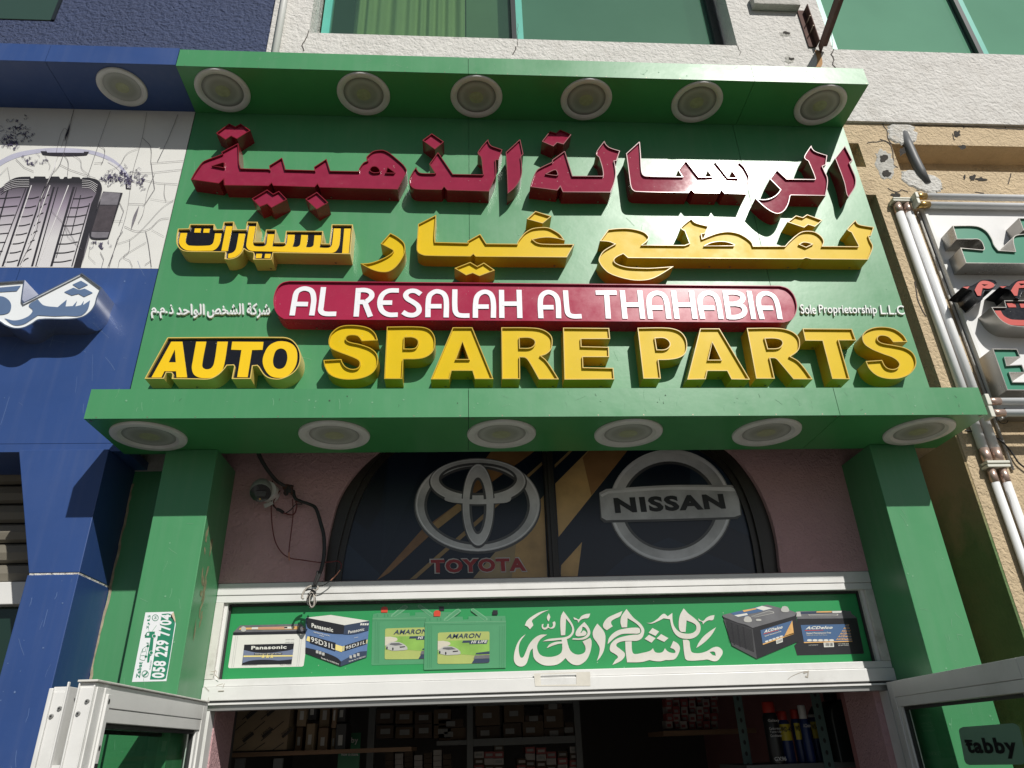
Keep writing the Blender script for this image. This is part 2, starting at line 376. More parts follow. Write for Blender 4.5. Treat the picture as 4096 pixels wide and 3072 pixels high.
M('ground_paving', (0.12, 0.11, 0.095), 0.9, var=0.1, vscale=2, bump=.3, bscale=30)
M('asphalt', (0.055, 0.055, 0.055), 0.9, var=0.15, vscale=3, bump=.5, bscale=80)
M('white_paint', (0.75, 0.75, 0.73), 0.7)
M('tile_floor', (0.10, 0.10, 0.095), 0.4)
glass('green_glass', (0.46, 0.62, 0.45), 0.05, .28, film=(.10, .22, .15))
glass('mid_film_glass', (0.42, 0.72, 0.55), 0.04, .75, film=(.085, .20, .135))
glass('pale_film_glass', (0.42, 0.72, 0.55), 0.03, .8, film=(.15, .35, .235))
glass('door_glass', (0.74, 0.86, 0.80), 0.0)
MAT['paint_seam'] = MAT['joint']
# ------------------------------------------------------------------ ground and street
g = box('ground', -150, 150, -150, 40, -0.2, -0.004 - 0.12, MAT['asphalt']); tag(g, kind='structure')
g = box('pavement', -60, 60, -4.2, 0.3, -0.119, 0.0, MAT['ground_paving']); tag(g, kind='structure')
g = box('road_marking', -60, 60, -9.1, -8.98, -0.123, -0.119, MAT['white_paint']); tag(g, kind='structure')
g = box('forecourt', -60, 60, -8.2, -4.2, -0.1235, -0.06, MAT['ground_paving']); tag(g, kind='structure')

# ------------------------------------------------------------------ white upper storey with its windows
YW = 0.12
X_BL = P(1075, 150, YW).x                       # where the blue paint ends
Z_SILL = P(2048, 155, YW).z; X_W1a = P(1237, 125, YW).x; X_W1b = P(2949, 180, YW).x
X_W2 = P(3332, 195, YW).x; Z_W2 = P(3700, 208, YW).z; Z_BE = P(3800, 492, YW).z; ZT = 8.6
bld = thing('white_building', 'white roughcast upper storey of the building above the green shop sign, with green windows', 'building', (2, 0.3, 3.2))
m = MB()
m.box(X_BL, X_W1a, YW, YW + .3, 5.0, ZT).box(X_W1a, X_W1b, YW, YW + .3, 5.0, Z_SILL).box(X_W1b, 2.3, YW, YW + .3, 5.0, ZT).box(2.3, X_W2, YW, YW + .3, Z_BE, ZT)
m.box(X_W1a, X_W1b, YW, YW + .3, 7.75, ZT).box(X_W2, 8, YW, YW + .3, Z_BE, Z_W2).box(X_W2, 8, YW, YW + .3, 7.75, ZT)
m.build('wall', MAT['white_wall'], bld)
def window(x0, x1, z0, z1, yg, mull, gm, label):
    wn = mesh('window', *boxvf(x0, x0 + .055, yg - .03, yg + .03, z0, z1), MAT['teal_frame'], bld, label=label)
    f = MB()
    f.box(x1 - .05, x1, yg - .035, yg + .03, z0, z1).box(x0 + .055, x1 - .05, yg - .03, yg + .03, z1 - .05, z1).box(x0 + .055, x1 - .05, yg - .015, yg + .03, z0, z0 + .018)
    f.build('frame', MAT['dark_frame'], wn)
    xs = [x0 + .055] + mull + [x1 - .05]
    for i in range(len(xs) - 1):
        a = xs[i] + (0.085 if i else 0); b = xs[i + 1]
        mesh('pane', [(a, yg, z0 + .018), (b, yg, z0 + .018), (b, yg, z1 - .05), (a, yg, z1 - .05)], [(0, 1, 2, 3)], MAT[gm if i == 0 or gm[0] == 'p' else 'mid_film_glass'], wn)
        if i:
            box('mullion', a - .085, a - .05, yg - .04, yg + .03, z0 + .018, z1 - .05, MAT['dark_frame'], wn)
            box('mullion', a - .0495, a, yg - .03, yg + .03, z0 + .018, z1 - .05, MAT['teal_frame'], wn)
    return wn
xm = P(2068, 150, YW + .2).x
w1 = window(X_W1a + .03, X_W1b - .015, Z_SILL, 7.75, YW + .2, [xm - .04], 'green_glass', 'wide green tinted sliding window with a gathered curtain behind its left pane')
m = MB(); n = 90; xa, xb = P(1410, 60, YW + .32).x, P(1860, 60, YW + .32).x                 # gathered curtain
vs = []; fs = []
for i in range(n + 1):
    u = i / n; x = xa + (xb - xa) * u; a = 0.022 * math.sin(u * 62 + 2 * math.sin(u * 9)) + .012 * math.sin(u * 23 + 1)
    for k in range(5):
        z = Z_SILL + .02 + k * .39; vs.append((x + (0.10 if i == 0 else 0.0) * k * .25 * (1 - u), YW + .33 + a * (1 + .1 * k), z))
for i in range(n):
    for k in range(4): fs.append((i * 5 + k, i * 5 + 5 + k, i * 5 + 6 + k, i * 5 + 1 + k))
mesh('curtain', vs, fs, MAT['curtain'], w1, smooth=True)
box('blind', xb + .01, X_W1b, YW + .345, YW + .35, Z_SILL, 7.75, MAT['room_pale'], w1)
w2 = window(X_W2 + .004, 6.2, Z_W2, 7.75, YW + .06, [P(3860, 100, YW + .06).x - .04], 'pale_film_glass', 'green tinted window at the top right, paler, above the beige wall')
box('blind', X_W2, 6.2, YW + .12, YW + .125, Z_W2, 7.75, MAT['room_pale'], w2)
box('backing', X_BL, 8, YW + .75, YW + .8, 5.0, ZT, MAT['room_dark'], bld)
# holes, patches and cracks in the roughcast
def blob(cx, cy, rx, ry, Y, n=14, jag=.3, rot=0):
    out = []
    for k in range(n):
        a = 2 * math.pi * k / n; r = 1 + random.uniform(-jag, jag)
        x = rx * r * math.cos(a); y = ry * r * math.sin(a)
        q = P(cx + x * math.cos(rot) - y * math.sin(rot), cy + x * math.sin(rot) + y * math.cos(rot), Y); out.append((q.x, q.z))
    return out
def bump_patch(name, cx, cy, rx, ry, Y, mat, parent, h=.006, n=22, jag=.22, rot=0):
    """irregular raised skim of mortar: rim on the wall, ragged plateau in front of it"""
    o = orient(blob(cx, cy, rx, ry, Y, n, jag, rot), True); o = [(x + random.uniform(-.004, .004), z + random.uniform(-.004, .004)) for x, z in o]; i = inset(o, .009)
    m = MB(); m.add(*tri([i], Y - h)); vs = [(x, Y - .001, z) for x, z in o] + [(x, Y - h, z) for x, z in i]; k = len(o)
    m.add(vs, [(a, (a + 1) % k, (a + 1) % k + k, a + k) for a in range(k)]); return m.build(name, mat, parent)
for cx, cy, rx, ry in ((3140, 136, 24, 12), (3158, 240, 20, 15)):
    bump_patch('plaster_patch', cx, cy, rx, ry, YW, MAT['grey_plaster'], bld, .004)
    sheet('hole', [blob(cx + 4, cy - 2, rx * .5, ry * .45, YW, 11, .45)], YW - .0055, MAT['dark_hole'], bld)
def crack(s, Y, wd, parent, mat='crack', jit=.004):
    p = path(s, Y, closed=False, sub=4); q = [p[0]]
    for a, b in zip(p, p[1:]):
        k = max(1, int(math.dist(a, b) / .02))
        for j in range(1, k + 1): q.append((a[0] + (b[0] - a[0]) * j / k + random.uniform(-jit, jit), a[1] + (b[1] - a[1]) * j / k + random.uniform(-jit, jit)))
    m = MB(); m.add(*stroke_vf(q, wd, Y - .0025)); return m.build('crack', MAT[mat], parent)
crack('@T3 1010,310 992,345 1012,380 1002,410 1022,428', YW, .007, bld)
crack('@T1 1950,195 1935,245 1910,290 1918,326', YW, .006, bld)
crack('@T2 1205,295 1200,325 1185,348', YW, .006, bld)
crack('@T2 1218,150 1216,295', YW, .003, bld); crack('@T3 395,285 420,330 412,352', YW, .003, bld); crack('@T3 1020,0 990,90 1000,300', YW - .001, .003, bld)
st = MB(); st.add(*tri([orient(path('@T3 888,318 925,322 938,400~ 928,425 898,425 905,380~', YW), True)], YW - .0022)); st.build('rust_stain', MAT['rust_stain'], bld)
# downpipe between the blue and the white paint
dpx = P(1122, 100, YW - .02).x
m = MB(); m.add(*tube([(dpx, YW - .03, 5.3), (dpx, YW - .03, ZT)], .024, 14)); o = m.build('downpipe', MAT['aluminium'], None, smooth=True)
tag(o, 'slim white vertical pipe running up the wall beside the blue paint edge', 'pipe')
lg = PZ(3017, 22, 6.62); lr = P(3208, 22, YW).x
o = box('wall_ledge', P(3020, 20, YW - .06).x, P(3205, 20, YW - .06).x, YW - .06, YW - .002, P(3110, 16, YW - .06).z, P(3110, 16, YW - .06).z + .12, MAT['grey_plaster'], bevel=.008)
tag(o, 'short weathered concrete ledge on the white wall between the two windows', 'ledge')
# rusty angle bracket
rb = thing('angle_bracket', 'rusty steel angle bracket sticking out of the white wall above the green canopy', 'bracket', P(3262, 190, YW))
a = P(3266, 190, YW - .005); b = P(3218, 45, YW - .005); c = P(3345, -30, -.42)
def bar3(p, q, s1, s2, t=.006):
    """steel angle between p and q"""
    d = (q - p).normalized(); s1 = (s1 - d * s1.dot(d)).normalized(); s2 = (s2 - d * s2.dot(d)).normalized(); m = MB()
    for u, v in ((s1, s2), (s2, s1)):
        vs = [p2 + u * i + v * j for p2 in (p, q) for i, j in ((0, 0), (.058, 0), (.058, t), (0, t))]; m.add(vs, BF)
    return m
bar3(a, b, Vector((-1, 0, .1)), Vector((0, -1, 0))).build('short_arm', MAT['rust'], rb)
bar3(a + Vector((.006, -.012, 0)), c, Vector((1, 0, -.1)), Vector((0, -.3, -1))).build('long_arm', MAT['rust'], rb)
for k in (.35, .62):
    p = a.lerp(b, k) + Vector((-.02, 0, 0)); m = MB(); m.add(*tube([p, p + Vector((0.0, -.07, 0.005))], .004, 6)); m.build('bolt', MAT['rivet'], rb)

# ------------------------------------------------------------------ blue neighbour: wall, canopy, boards
bl = thing('blue_building', 'dark blue roughcast wall of the neighbouring shop at the top left', 'building', (-4, .3, 3.2))
edge = path('@T1 1738,-300 1735,0 1722,60 1712,110 1700,160 1706,190 1690,240 1684,290 1680,330 1650,600', YW - .003, closed=False)
zt = [z for x, z in edge]
loop = [(-9, min(zt)), (-9, max(zt))] + [(x + random.uniform(-.004, .004), z) for x, z in edge]
wz0, wx1 = P(200, 85, YW).z, P(225, 40, YW).x
sheet('wall', [loop], YW - .003, MAT['blue_wall'], bl, thick=.2)
o = mesh('window', [(-4, YW - .01, wz0), (wx1, YW - .01, wz0), (wx1, YW - .01, ZT - .6), (-4, YW - .01, ZT - .6)], [(0, 1, 2, 3)], M('dark_green_film', (.035, .07, .055), .25), bl, label='dark green window pane at the top left corner')
box('backing', -4, wx1, YW - .0055, YW - .004, wz0, ZT - .6, MAT['room_pale'], o)
box('frame', wx1, wx1 + .02, YW - .014, YW - .003, wz0, ZT - .6, MAT['dark_frame'], o)

XS = P(206, 177, -.333).x                       # joint in the blue canopy
XL, XR = -1.619, 2.42
def panels(name, xs, y0, y1, z0, z1, mat, parent, gap=.0025):
    for a, b in zip(xs, xs[1:]): box(name, a + gap / 2, b - gap / 2, y0, y1, z0, z1, mat, parent)
uc = thing('blue_canopy', 'upper blue canopy box above the tyre picture', 'canopy', (-3, -.17, 5.28))
panels('fascia_panel', [-6, XS, XL - .002], -.333, -.327, 5.285, 5.422, MAT['blue_panel'], uc)
panels('soffit_panel', [-6, XS, XL - .002], -.3265, YW - .01, 5.285, 5.291, MAT['blue_panel'], uc)
box('body', -5.99, XL - .004, -.326, YW - .01, 5.292, 5.42, MAT['joint'], uc)
# board with the printed picture above, blue below
ZP = 4.1265; ZBB = 3.13
nb = thing('blue_signboard', 'blue sign board with a cracked white tyre picture across its top', 'signboard', (-3, .03, ZBB))
XJ = P(297, 437, 0).x
panels('picture_panel', [-6, XJ, XL - .002], 0, .005, ZP, 5.2845, MAT['joint'] if False else M('picture_print', (0.63, 0.63, 0.605), 0.5, var=0.07, vscale=3, dirt=.25, dcol=(.40, .39, .42), dscale=3), nb)
panels('board_panel', [-6, P(75, 1090, 0).x, XL - .002], 0, .005, ZBB, ZP - .002, MAT['blue_panel'], nb)
box('body', -5.99, XL - .004, .0055, YW + .15, ZBB, 5.284, MAT['joint'], nb)
# the print: tyre, brake arc, pad, cracks
ink = M('print_black', (0.018, 0.016, 0.022), 0.5, var=.2, vscale=20); inkg = M('print_grey', (0.16, 0.15, 0.17), 0.5, var=.25, vscale=14); lil = M('print_lilac', (0.40, 0.40, 0.50), 0.5, var=.1, vscale=9)
pale = M('print_pale', (0.60, 0.59, 0.60), 0.5, var=.06, vscale=8)
tyr = bpy.data.materials.new('print_tread'); tyr.use_nodes = True; NT = tyr.node_tree; ge = NT.nodes.new('ShaderNodeNewGeometry'); sp = NT.nodes.new('ShaderNodeSeparateXYZ'); cr = NT.nodes.new('ShaderNodeValToRGB'); mr = NT.nodes.new('ShaderNodeMapRange')
za, zb = P(200, 1067, 0).z, P(200, 705, 0).z
NT.links.new(ge.outputs['Position'], sp.inputs[0]); NT.links.new(sp.outputs[2], mr.inputs[0]); mr.inputs[1].default_value = za; mr.inputs[2].default_value = zb
NT.links.new(mr.outputs[0], cr.inputs[0]); NT.links.new(cr.outputs[0], NT.nodes['Principled BSDF'].inputs['Base Color']); NT.nodes['Principled BSDF'].inputs['Roughness'].default_value = .5
cr.color_ramp.elements[0].position = .3; cr.color_ramp.elements[0].color = (.56, .55, .56, 1); cr.color_ramp.elements[1].position = .93; cr.color_ramp.elements[1].color = (.015, .014, .018, 1)
e = cr.color_ramp.elements.new(.66); e.color = (.26, .22, .28, 1)
pp = link(bpy.data.objects.new('picture', None), nb, (-2.4, 0, ZP)); pp['label'] = 'printed picture of a tyre and brake disc'
sheetp('print_arc', '@TP -80,450 0,385~ 120,330~ 300,300~ 470,295~ 650,310~ 780,350~ 880,420~ 940,500~ 945,550 905,560 900,500~ 850,430~ 770,375~ 640,335~ 470,322~ 300,330~ 130,365~ 20,415~ -80,490', -.0012, lil, pp)
sheetp('print_arc_line', '@TP 790,385 850,420~ 905,480~ 930,545 912,550 890,490~ 840,435~ 785,400', -.0018, pale, pp)
sheetp('print_clip', '@TP 295,318 650,322 625,350~ 320,348~', -.002, ink, pp)
sheetp('print_clip_light', '@TP 330,306 620,308 610,330 345,328', -.0026, lil, pp)
sheetp('print_tyre', '@TP -300,640 -200,560~ 0,590~ 50,545~ 120,510~ 220,503 225,515 245,515 250,502 330,503 335,518 355,518 362,502 430,503 440,520 460,520 470,505 490,505 495,518 520,515 525,505 580,508 590,522 605,510 650,512~ 715,530~ 742,575~ 735,640 640,965 580,1166 -300,1166', -.0012, tyr, pp)
sheetp('print_sidewall', '@TP 700,545~ 742,578~ 735,650 640,965 590,1166 535,1166 610,900 665,700 705,610~', -.0018, ink, pp)
sheetp('print_sidewall_grey', '@TP 735,650 741,600 715,700 640,1000 600,1140 620,1030 660,880', -.0024, inkg, pp)
m = MB()
for a, b, wd in (((215, 575), (20, 1160), .010), ((190, 590), (-30, 1160), .005), ((330, 575), (130, 1160), .009), ((395, 580), (235, 1160), .011), ((425, 580), (262, 1160), .006), ((540, 580), (375, 1160), .012), ((560, 585), (410, 1100), .004), ((590, 640), (520, 930), .005), ((655, 700), (525, 1160), .006), ((60, 600), (-100, 1160), .008)):
    m.add(*stroke_vf(path('@TP %d,%d %d,%d' % (*a, *b), 0, closed=False), wd, -.0021 - random.random() * .0003))
m.build('print_grooves', ink, pp, kind='stuff')
m = MB()
for k in range(8):
    y = 655 + k * 66
    for x0, x1, cu in ((-60, 165, 0), (205, 300, 1), (330, 375, -16), (545, 690, 2)):
        sh = -(y - 620) * .33
        m.add(*stroke_vf(path('@TP %d,%d %d,%d~ %d,%d' % (x0 + sh, y + 12, (x0 + x1) / 2 + sh, y + 8 + cu, x1 + sh, y - 2 - abs(cu)), 0, closed=False), .006, -.0030 - random.random() * .0003))
for k in range(4):
    y = 545 + k * 14; m.add(*stroke_vf(path('@TP %d,%d %d,%d~ %d,%d~ %d,%d' % (0 + k * 3, y + 50, 60, y + 15, 110, y, 215, y - 5), 0, closed=False), .003, -.0034))
    m.add(*stroke_vf(path('@TP %d,%d %d,%d~ %d,%d' % (600, y - 12, 660, y - 5, 722 - k * 6, y + 30), 0, closed=False), .003, -.0034))
m.build('print_tread_lines', ink, pp, kind='stuff')
m = MB()
for k in range(3): m.add(*stroke_vf(path('@TP %d,570 %d,1160' % (232 + k * 120 + 15 * k, 38 + k * 118), 0, closed=False), .005, -.0037))
for k in range(5): m.add(*stroke_vf(path('@TP %d,%d %d,%d~ %d,%d' % (30, 560 + k * 13, 110, 532 + k * 13, 215, 528 + k * 13), 0, closed=False), .0025, -.0037)); m.add(*stroke_vf(path('@TP %d,%d %d,%d~ %d,%d' % (600, 532 + k * 13, 660, 538 + k * 13, 715 - 4 * k, 570 + k * 13), 0, closed=False), .0025, -.0037))
m.build('print_tread_highlights', pale, pp, kind='stuff')
sheetp('print_pad', '@TP 752,612 895,622 790,955 755,962~ 668,958~ 650,930 655,880', -.0036, ink, pp)
sheetp('print_pad_face', '@TP 745,625~ 770,615 878,625 855,710 728,708', -.0042, MAT['print_grey'], pp)
sheetp('print_pad_dark', '@TP 726,714 853,714 800,905 668,900', -.0042, M('print_slate', (.055, .045, .052), .5, var=.2, vscale=30), pp)
sheetp('print_pad_foot', '@TP 667,906 797,908 782,948 672,945~', -.0042, inkg, pp)
sheetp('print_pad_top', '@TP 915,555 955,555 955,595 918,592', -.0036, ink, pp); sheetp('print_pad_hook', '@TP 930,562 950,562 950,588 928,585', -.0042, pale, pp)
m = MB()                                        # crumbled marks
for cx, cy, rx, ry, n in ((130, 190, 150, 95, 46), (60, 255, 130, 40, 40), (240, 400, 120, 35, 18), (850, 500, 110, 60, 40), (1000, 520, 80, 80, 34), (800, 525, 60, 25, 20), (930, 560, 50, 30, 16), (720, 1000, 90, 14, 14)):
    for _ in range(n):
        x = random.gauss(cx, rx * .42); y = random.gauss(cy, ry * .42); s = []
        for k in range(5): s.append('%.1f,%.1f' % (x, y)); x += random.uniform(-16, 20); y += random.uniform(-13, 13)
        m.add(*stroke_vf(path('@TP ' + ' '.join(s), 0, closed=False), random.choice((.0015, .002, .003, .006)), -.0045 - random.random() * .001))
m.build('print_debris', M('print_indigo', (.06, .05, .10), .5, var=.3, vscale=20), pp, kind='stuff')
m = MB()
for s in ('541,22 505,180~ 440,420~ 360,520~ 300,720~ 270,900~ 150,1150', '808,32 720,280~ 640,515', '1073,40 1040,225~ 970,480~ 920,800~ 790,1165', '1300,55 1230,230~ 1150,400', '505,180 470,160~ 430,260~ 415,330', '720,280 765,310~ 755,390~ 740,420', '1040,225 1100,290~ 1103,410 1340,392',
          '1020,300 930,340~ 870,430~ 780,470', '330,352 370,430 360,460~', '470,350 500,400~ 495,500', '535,352 590,390~ 600,450~ 660,500', '940,480 1100,480 1240,465 1330,455', '1045,530 1160,555 1298,562', '1205,562 1200,640~ 1215,690', '1130,490 1080,610~ 1045,780~ 1010,850',
          '1100,670 1250,690~ 1275,672', '850,1000 960,960~ 1060,870~ 1180,740~ 1265,680', '910,870 1000,905~ 1090,890~ 1170,820~ 1235,810', '1065,905 1085,1000~ 1107,1168', '950,965 940,1060~ 880,1110~ 865,1165', '800,1165 860,960 900,905', '1070,985 960,1050~ 905,1090~ 950,1120 970,1168', '1110,895 1200,945', '870,690 905,760 870,860', '690,410 752,405',
          '1105,410 1130,600 1065,700 1045,720', '940,705 1050,708', '835,830 900,832', '440,420 520,460 640,500 700,520', '0,500 60,440 90,600', '120,380 180,440 250,470', '380,760 470,850 500,950 600,1040', '480,860 560,1000', '660,1010 650,1090 700,1140', '830,1080 790,1165', '1105,1120 1060,1150', '735,1060 760,1110 745,1165'):
    m.add(*stroke_vf(path('@TP ' + s, 0, closed=False), random.choice((.0013, .0018, .0024)), -.0058 - random.random() * .0006))
m.build('print_cracks', M('print_line', (.10, .09, .10), .5), pp, kind='stuff')
sheetp('print_tear', '@TP 513,110 500,180 470,250 478,200', -.0066, ink, pp); sheetp('print_tear', '@TP 1016,710 995,790~ 955,890 970,800~', -.0066, inkg, pp); sheetp('print_tear', '@TP 415,352 405,430 300,650 270,800 285,700 390,440', -.0066, pale, pp)
# fabricated sign letters of the blue shop
channel('letter', '@TP -260,1300 -20,1272 180,1257 162,1400~ 172,1420 597,1205 742,1312 712,1380~ 695,1440~ 660,1490~ 600,1530~ 500,1545~ 285,1548~ 230,1580~ 170,1608~ 100,1612~ 40,1592~ -20,1560~ -260,1570', .145, MAT['silver_white'], MAT['chrome_side'], nb, label='chrome sided white letter box reading sherka in blue Arabic', rim=.006)
lt = nb.children[-1]
for s in ('528,1290 590,1262 642,1292 577,1322', '467,1345 535,1313 577,1330 618,1320 677,1350 612,1380 572,1358 522,1370',
          '210,1440~ 275,1398 320,1442~ 420,1455 487,1400 478,1450 530,1447 562,1410 548,1450 590,1440 612,1408 605,1440 657,1405 640,1470~ 600,1512~ 560,1522 480,1518 400,1522 275,1515 230,1545~ 170,1580~ 100,1585~ 30,1535 110,1552~ 200,1525~ 238,1480~',
          '-260,1325 0,1312 152,1298 122,1338 0,1345 -260,1360', '-60,1400 0,1375~ 60,1400~ 82,1450~ 55,1500~ -60,1512'):
    sheetp('lettering', '@TP ' + s, -.145 + .009, MAT['sign_blue'], lt)
# ------------------------------------------------------------------ green canopies, board, downlights
ZU0, ZU1, YU = 5.277, 5.412, -.333
XJ1 = P(1873, 260, YU).x; XJ2 = P(3010, 290, YU).x
gc = thing('upper_canopy', 'long green metal canopy box above the maroon Arabic letters', 'canopy', (.4, -.17, ZU0))
XUR = 2.417
panels('fascia_panel', [XL, XJ1, XJ2, XUR], YU, YU + .005, ZU0, ZU1, MAT['green_panel'], gc)
panels('soffit_panel', [XL, XJ1, XJ2, XUR], YU + .0055, -.0005, ZU0, ZU0 + .005, MAT['green_soffit'], gc)
box('top_panel', XL, XUR, YU + .0055, YW - .002, ZU1 - .005, ZU1, MAT['green_panel'], gc)
box('end_panel', XUR - .005, XUR - .0002, YU + .0055, YW - .002, ZU0 + .0055, ZU1 - .0055, MAT['green_panel'], gc)
box('body', XL + .006, XUR - .006, YU + .006, YW - .003, ZU0 + .0055, ZU1 - .0055, MAT['joint'], gc)
ZL0, ZL1, YL, XLL, XLR = 3.082, 3.2195, -.38, -1.588, 2.366
XK1 = P(1874, 1620, YL).x; XK2 = P(3350, 1620, YL).x
lc = thing('lower_canopy', 'long green metal canopy box over the shop entrance, under the yellow letters', 'canopy', (.4, -.19, ZL0))
panels('fascia_panel', [XLL, XK1, XK2, XLR], YL, YL + .005, ZL0, ZL1, MAT['green_panel'], lc)
panels('soffit_panel', [XLL, XK1, XK2, XLR], YL + .0055, .02, ZL0, ZL0 + .005, MAT['green_soffit'], lc)
box('top_panel', XLL, XLR, YL + .0055, -.001, ZL1 - .005, ZL1, MAT['green_panel'], lc)
for nm, a, b in (('end_panel', XLR - .005, XLR - .0002), ('end_panel', XLL + .0002, XLL + .005)): box(nm, a, b, YL + .0055, -.001, ZL0 + .0055, ZL1 - .0055, MAT['green_panel'], lc)
box('body', XLL + .006, XLR - .006, YL + .006, .019, ZL0 + .0055, ZL1 - .0055, MAT['joint'], lc)
sb = thing('green_signboard', 'large green metal sign board carrying maroon, yellow and red channel lettering', 'signboard', (.4, .03, ZL1))
xb1 = P(1877, 900, 0).x; xb2 = P(2992, 760, 0).x
panels('board_panel', [XL, xb1, xb2, XR], 0, .005, ZL1 - .1, ZU0 - .0005, MAT['green_panel'], sb, gap=.003)
box('body', XL + .002, XR - .002, .0055, YW - .001, ZL1 - .1, ZU0 + .1, MAT['green_panel'], sb)
# downlights
def downlight(px, py, Z, y, r, label, group, stepped):
    q = PZ(px, py, Z); x = q.x
    t = thing('downlight', label, 'ceiling light', (x, y, Z), group)
    pr = [(r, -.0005), (r, -.006), (r * .985, -.011), (r * .965, -.0125), (r * (.80 if stepped else .83), -.0125)]
    if stepped:
        for k in range(4): pr += [(r * (.79 - .025 * k), -.0125 + .0022 * k), (r * (.79 - .025 * k) - .001, -.0105 + .0022 * k)]
    else: pr += [(r * .80, -.0095), (r * .765, -.004)]
    pr += [(r * (.69 if stepped else .75), -.003)]
    m = MB(); m.add(*lathe(x, y, pr, 48, cz=Z)); m.build('trim_ring', MAT['lamp_ring'], t, smooth=True)
    m = MB(); m.add([(x + r * .755 * math.cos(2 * math.pi * k / 40), y + r * .755 * math.sin(2 * math.pi * k / 40), Z - .0035) for k in range(40)], [tuple(range(40))]); m.build('reflector', lens, t)
    m = MB(); m.add([(x + r * .27 * math.cos(2 * math.pi * k / 24), y + .004 + r * .27 * math.sin(2 * math.pi * k / 24), Z - .0048) for k in range(24)], [tuple(range(24))]); m.build('diode', led, t)
    return t
lens = bpy.data.materials.new('prismatic_reflector'); lens.use_nodes = True; NT = lens.node_tree; B = NT.nodes['Principled BSDF']
tc = NT.nodes.new('ShaderNodeTexCoord'); sx = NT.nodes.new('ShaderNodeSeparateXYZ'); NT.links.new(tc.outputs['Object'], sx.inputs[0])
def mth(op, a, b=None, c=None):
    n = NT.nodes.new('ShaderNodeMath'); n.operation = op
    for i, s in enumerate((a, b, c)):
        if s is None: continue
        if isinstance(s, (int, float)): n.inputs[i].default_value = s
        else: NT.links.new(s, n.inputs[i])
    return n.outputs[0]
at = mth('ARCTAN2', sx.outputs[1], sx.outputs[0]); rad = mth('SQRT', mth('ADD', mth('MULTIPLY', sx.outputs[0], sx.outputs[0]), mth('MULTIPLY', sx.outputs[1], sx.outputs[1])))
chk = mth('MULTIPLY', mth('SINE', mth('MULTIPLY', at, 60)), mth('SINE', mth('MULTIPLY', rad, 900)))
bm = NT.nodes.new('ShaderNodeBump'); bm.inputs['Strength'].default_value = .35; bm.inputs['Distance'].default_value = .004; NT.links.new(chk, bm.inputs['Height']); NT.links.new(bm.outputs[0], B.inputs['Normal'])
cr = NT.nodes.new('ShaderNodeValToRGB'); NT.links.new(mth('ADD', mth('MULTIPLY', rad, 9.5), mth('MULTIPLY', chk, .12)), cr.inputs[0]); NT.links.new(cr.outputs[0], B.inputs['Base Color'])
E_ = cr.color_ramp.elements; E_[0].position = .25; E_[0].color = (.34, .35, .26, 1); E_[1].position = 1.05; E_[1].color = (.20, .20, .19, 1)
for p_, c_ in ((.42, (.36, .37, .31, 1)), (.6, (.31, .32, .28, 1)), (.74, (.38, .39, .36, 1)), (.93, (.48, .49, .46, 1))): q_ = E_.new(p_); q_.color = c_
B.inputs['Roughness'].default_value = .3; B.inputs['Metallic'].default_value = .0
led = M('diode', (.37, .39, .24), .35, var=.15, vscale=40)
ORD = ('first', 'second', 'third', 'fourth', 'fifth', 'sixth')
for i, (a, b) in enumerate(((T('T1', 1408, 570)), (T('T2', 244, 590)), (T('T2', 957, 612)), (T('T2', 1650, 632)), (T('T3', 143, 647)), (T('T3', 923, 662)))):
    downlight(a, b, ZU0, -.172, .155, 'round downlight in the upper green canopy, %s of six from the left' % ORD[i], 'downlights in the upper green canopy', False)
for i, (a, b) in enumerate(((T('T4', 938, 1168)), (T('T4', 2115, 1168)), (T('T5', 1115, 1165)), (T('T5', 1912, 1162)), (T('T6', 580, 1152)), (T('T6', 1545, 1142)))):
    downlight(a, b, ZL0, -.198, .157, 'stepped rim downlight in the lower green canopy, %s of six from the left' % ORD[i], 'downlights in the lower green canopy', True)
q = T('T1', 775, 552); downlight(q[0], q[1], 5.285, -.172, .135, 'round white downlight in the blue canopy above the tyre picture', None, False)
for px, py in ((T('T5', 893, 1066)), (T('T5', 935, 1068)), (T('T4', 575, 1082)), (T('T6', 1018, 1052)), (T('T6', 1066, 1053)), (T('T6', 1358, 1238)), (T('T6', 1935, 1050))):
    q = PZ(px, py, ZL0 - .001); m = MB(); m.add([(q.x + .007 * math.cos(k * .785), q.y + .007 * math.sin(k * .785), ZL0 - .0015) for k in range(8)], [tuple(range(8))]); m.build('screw', MAT['rivet'], lc)

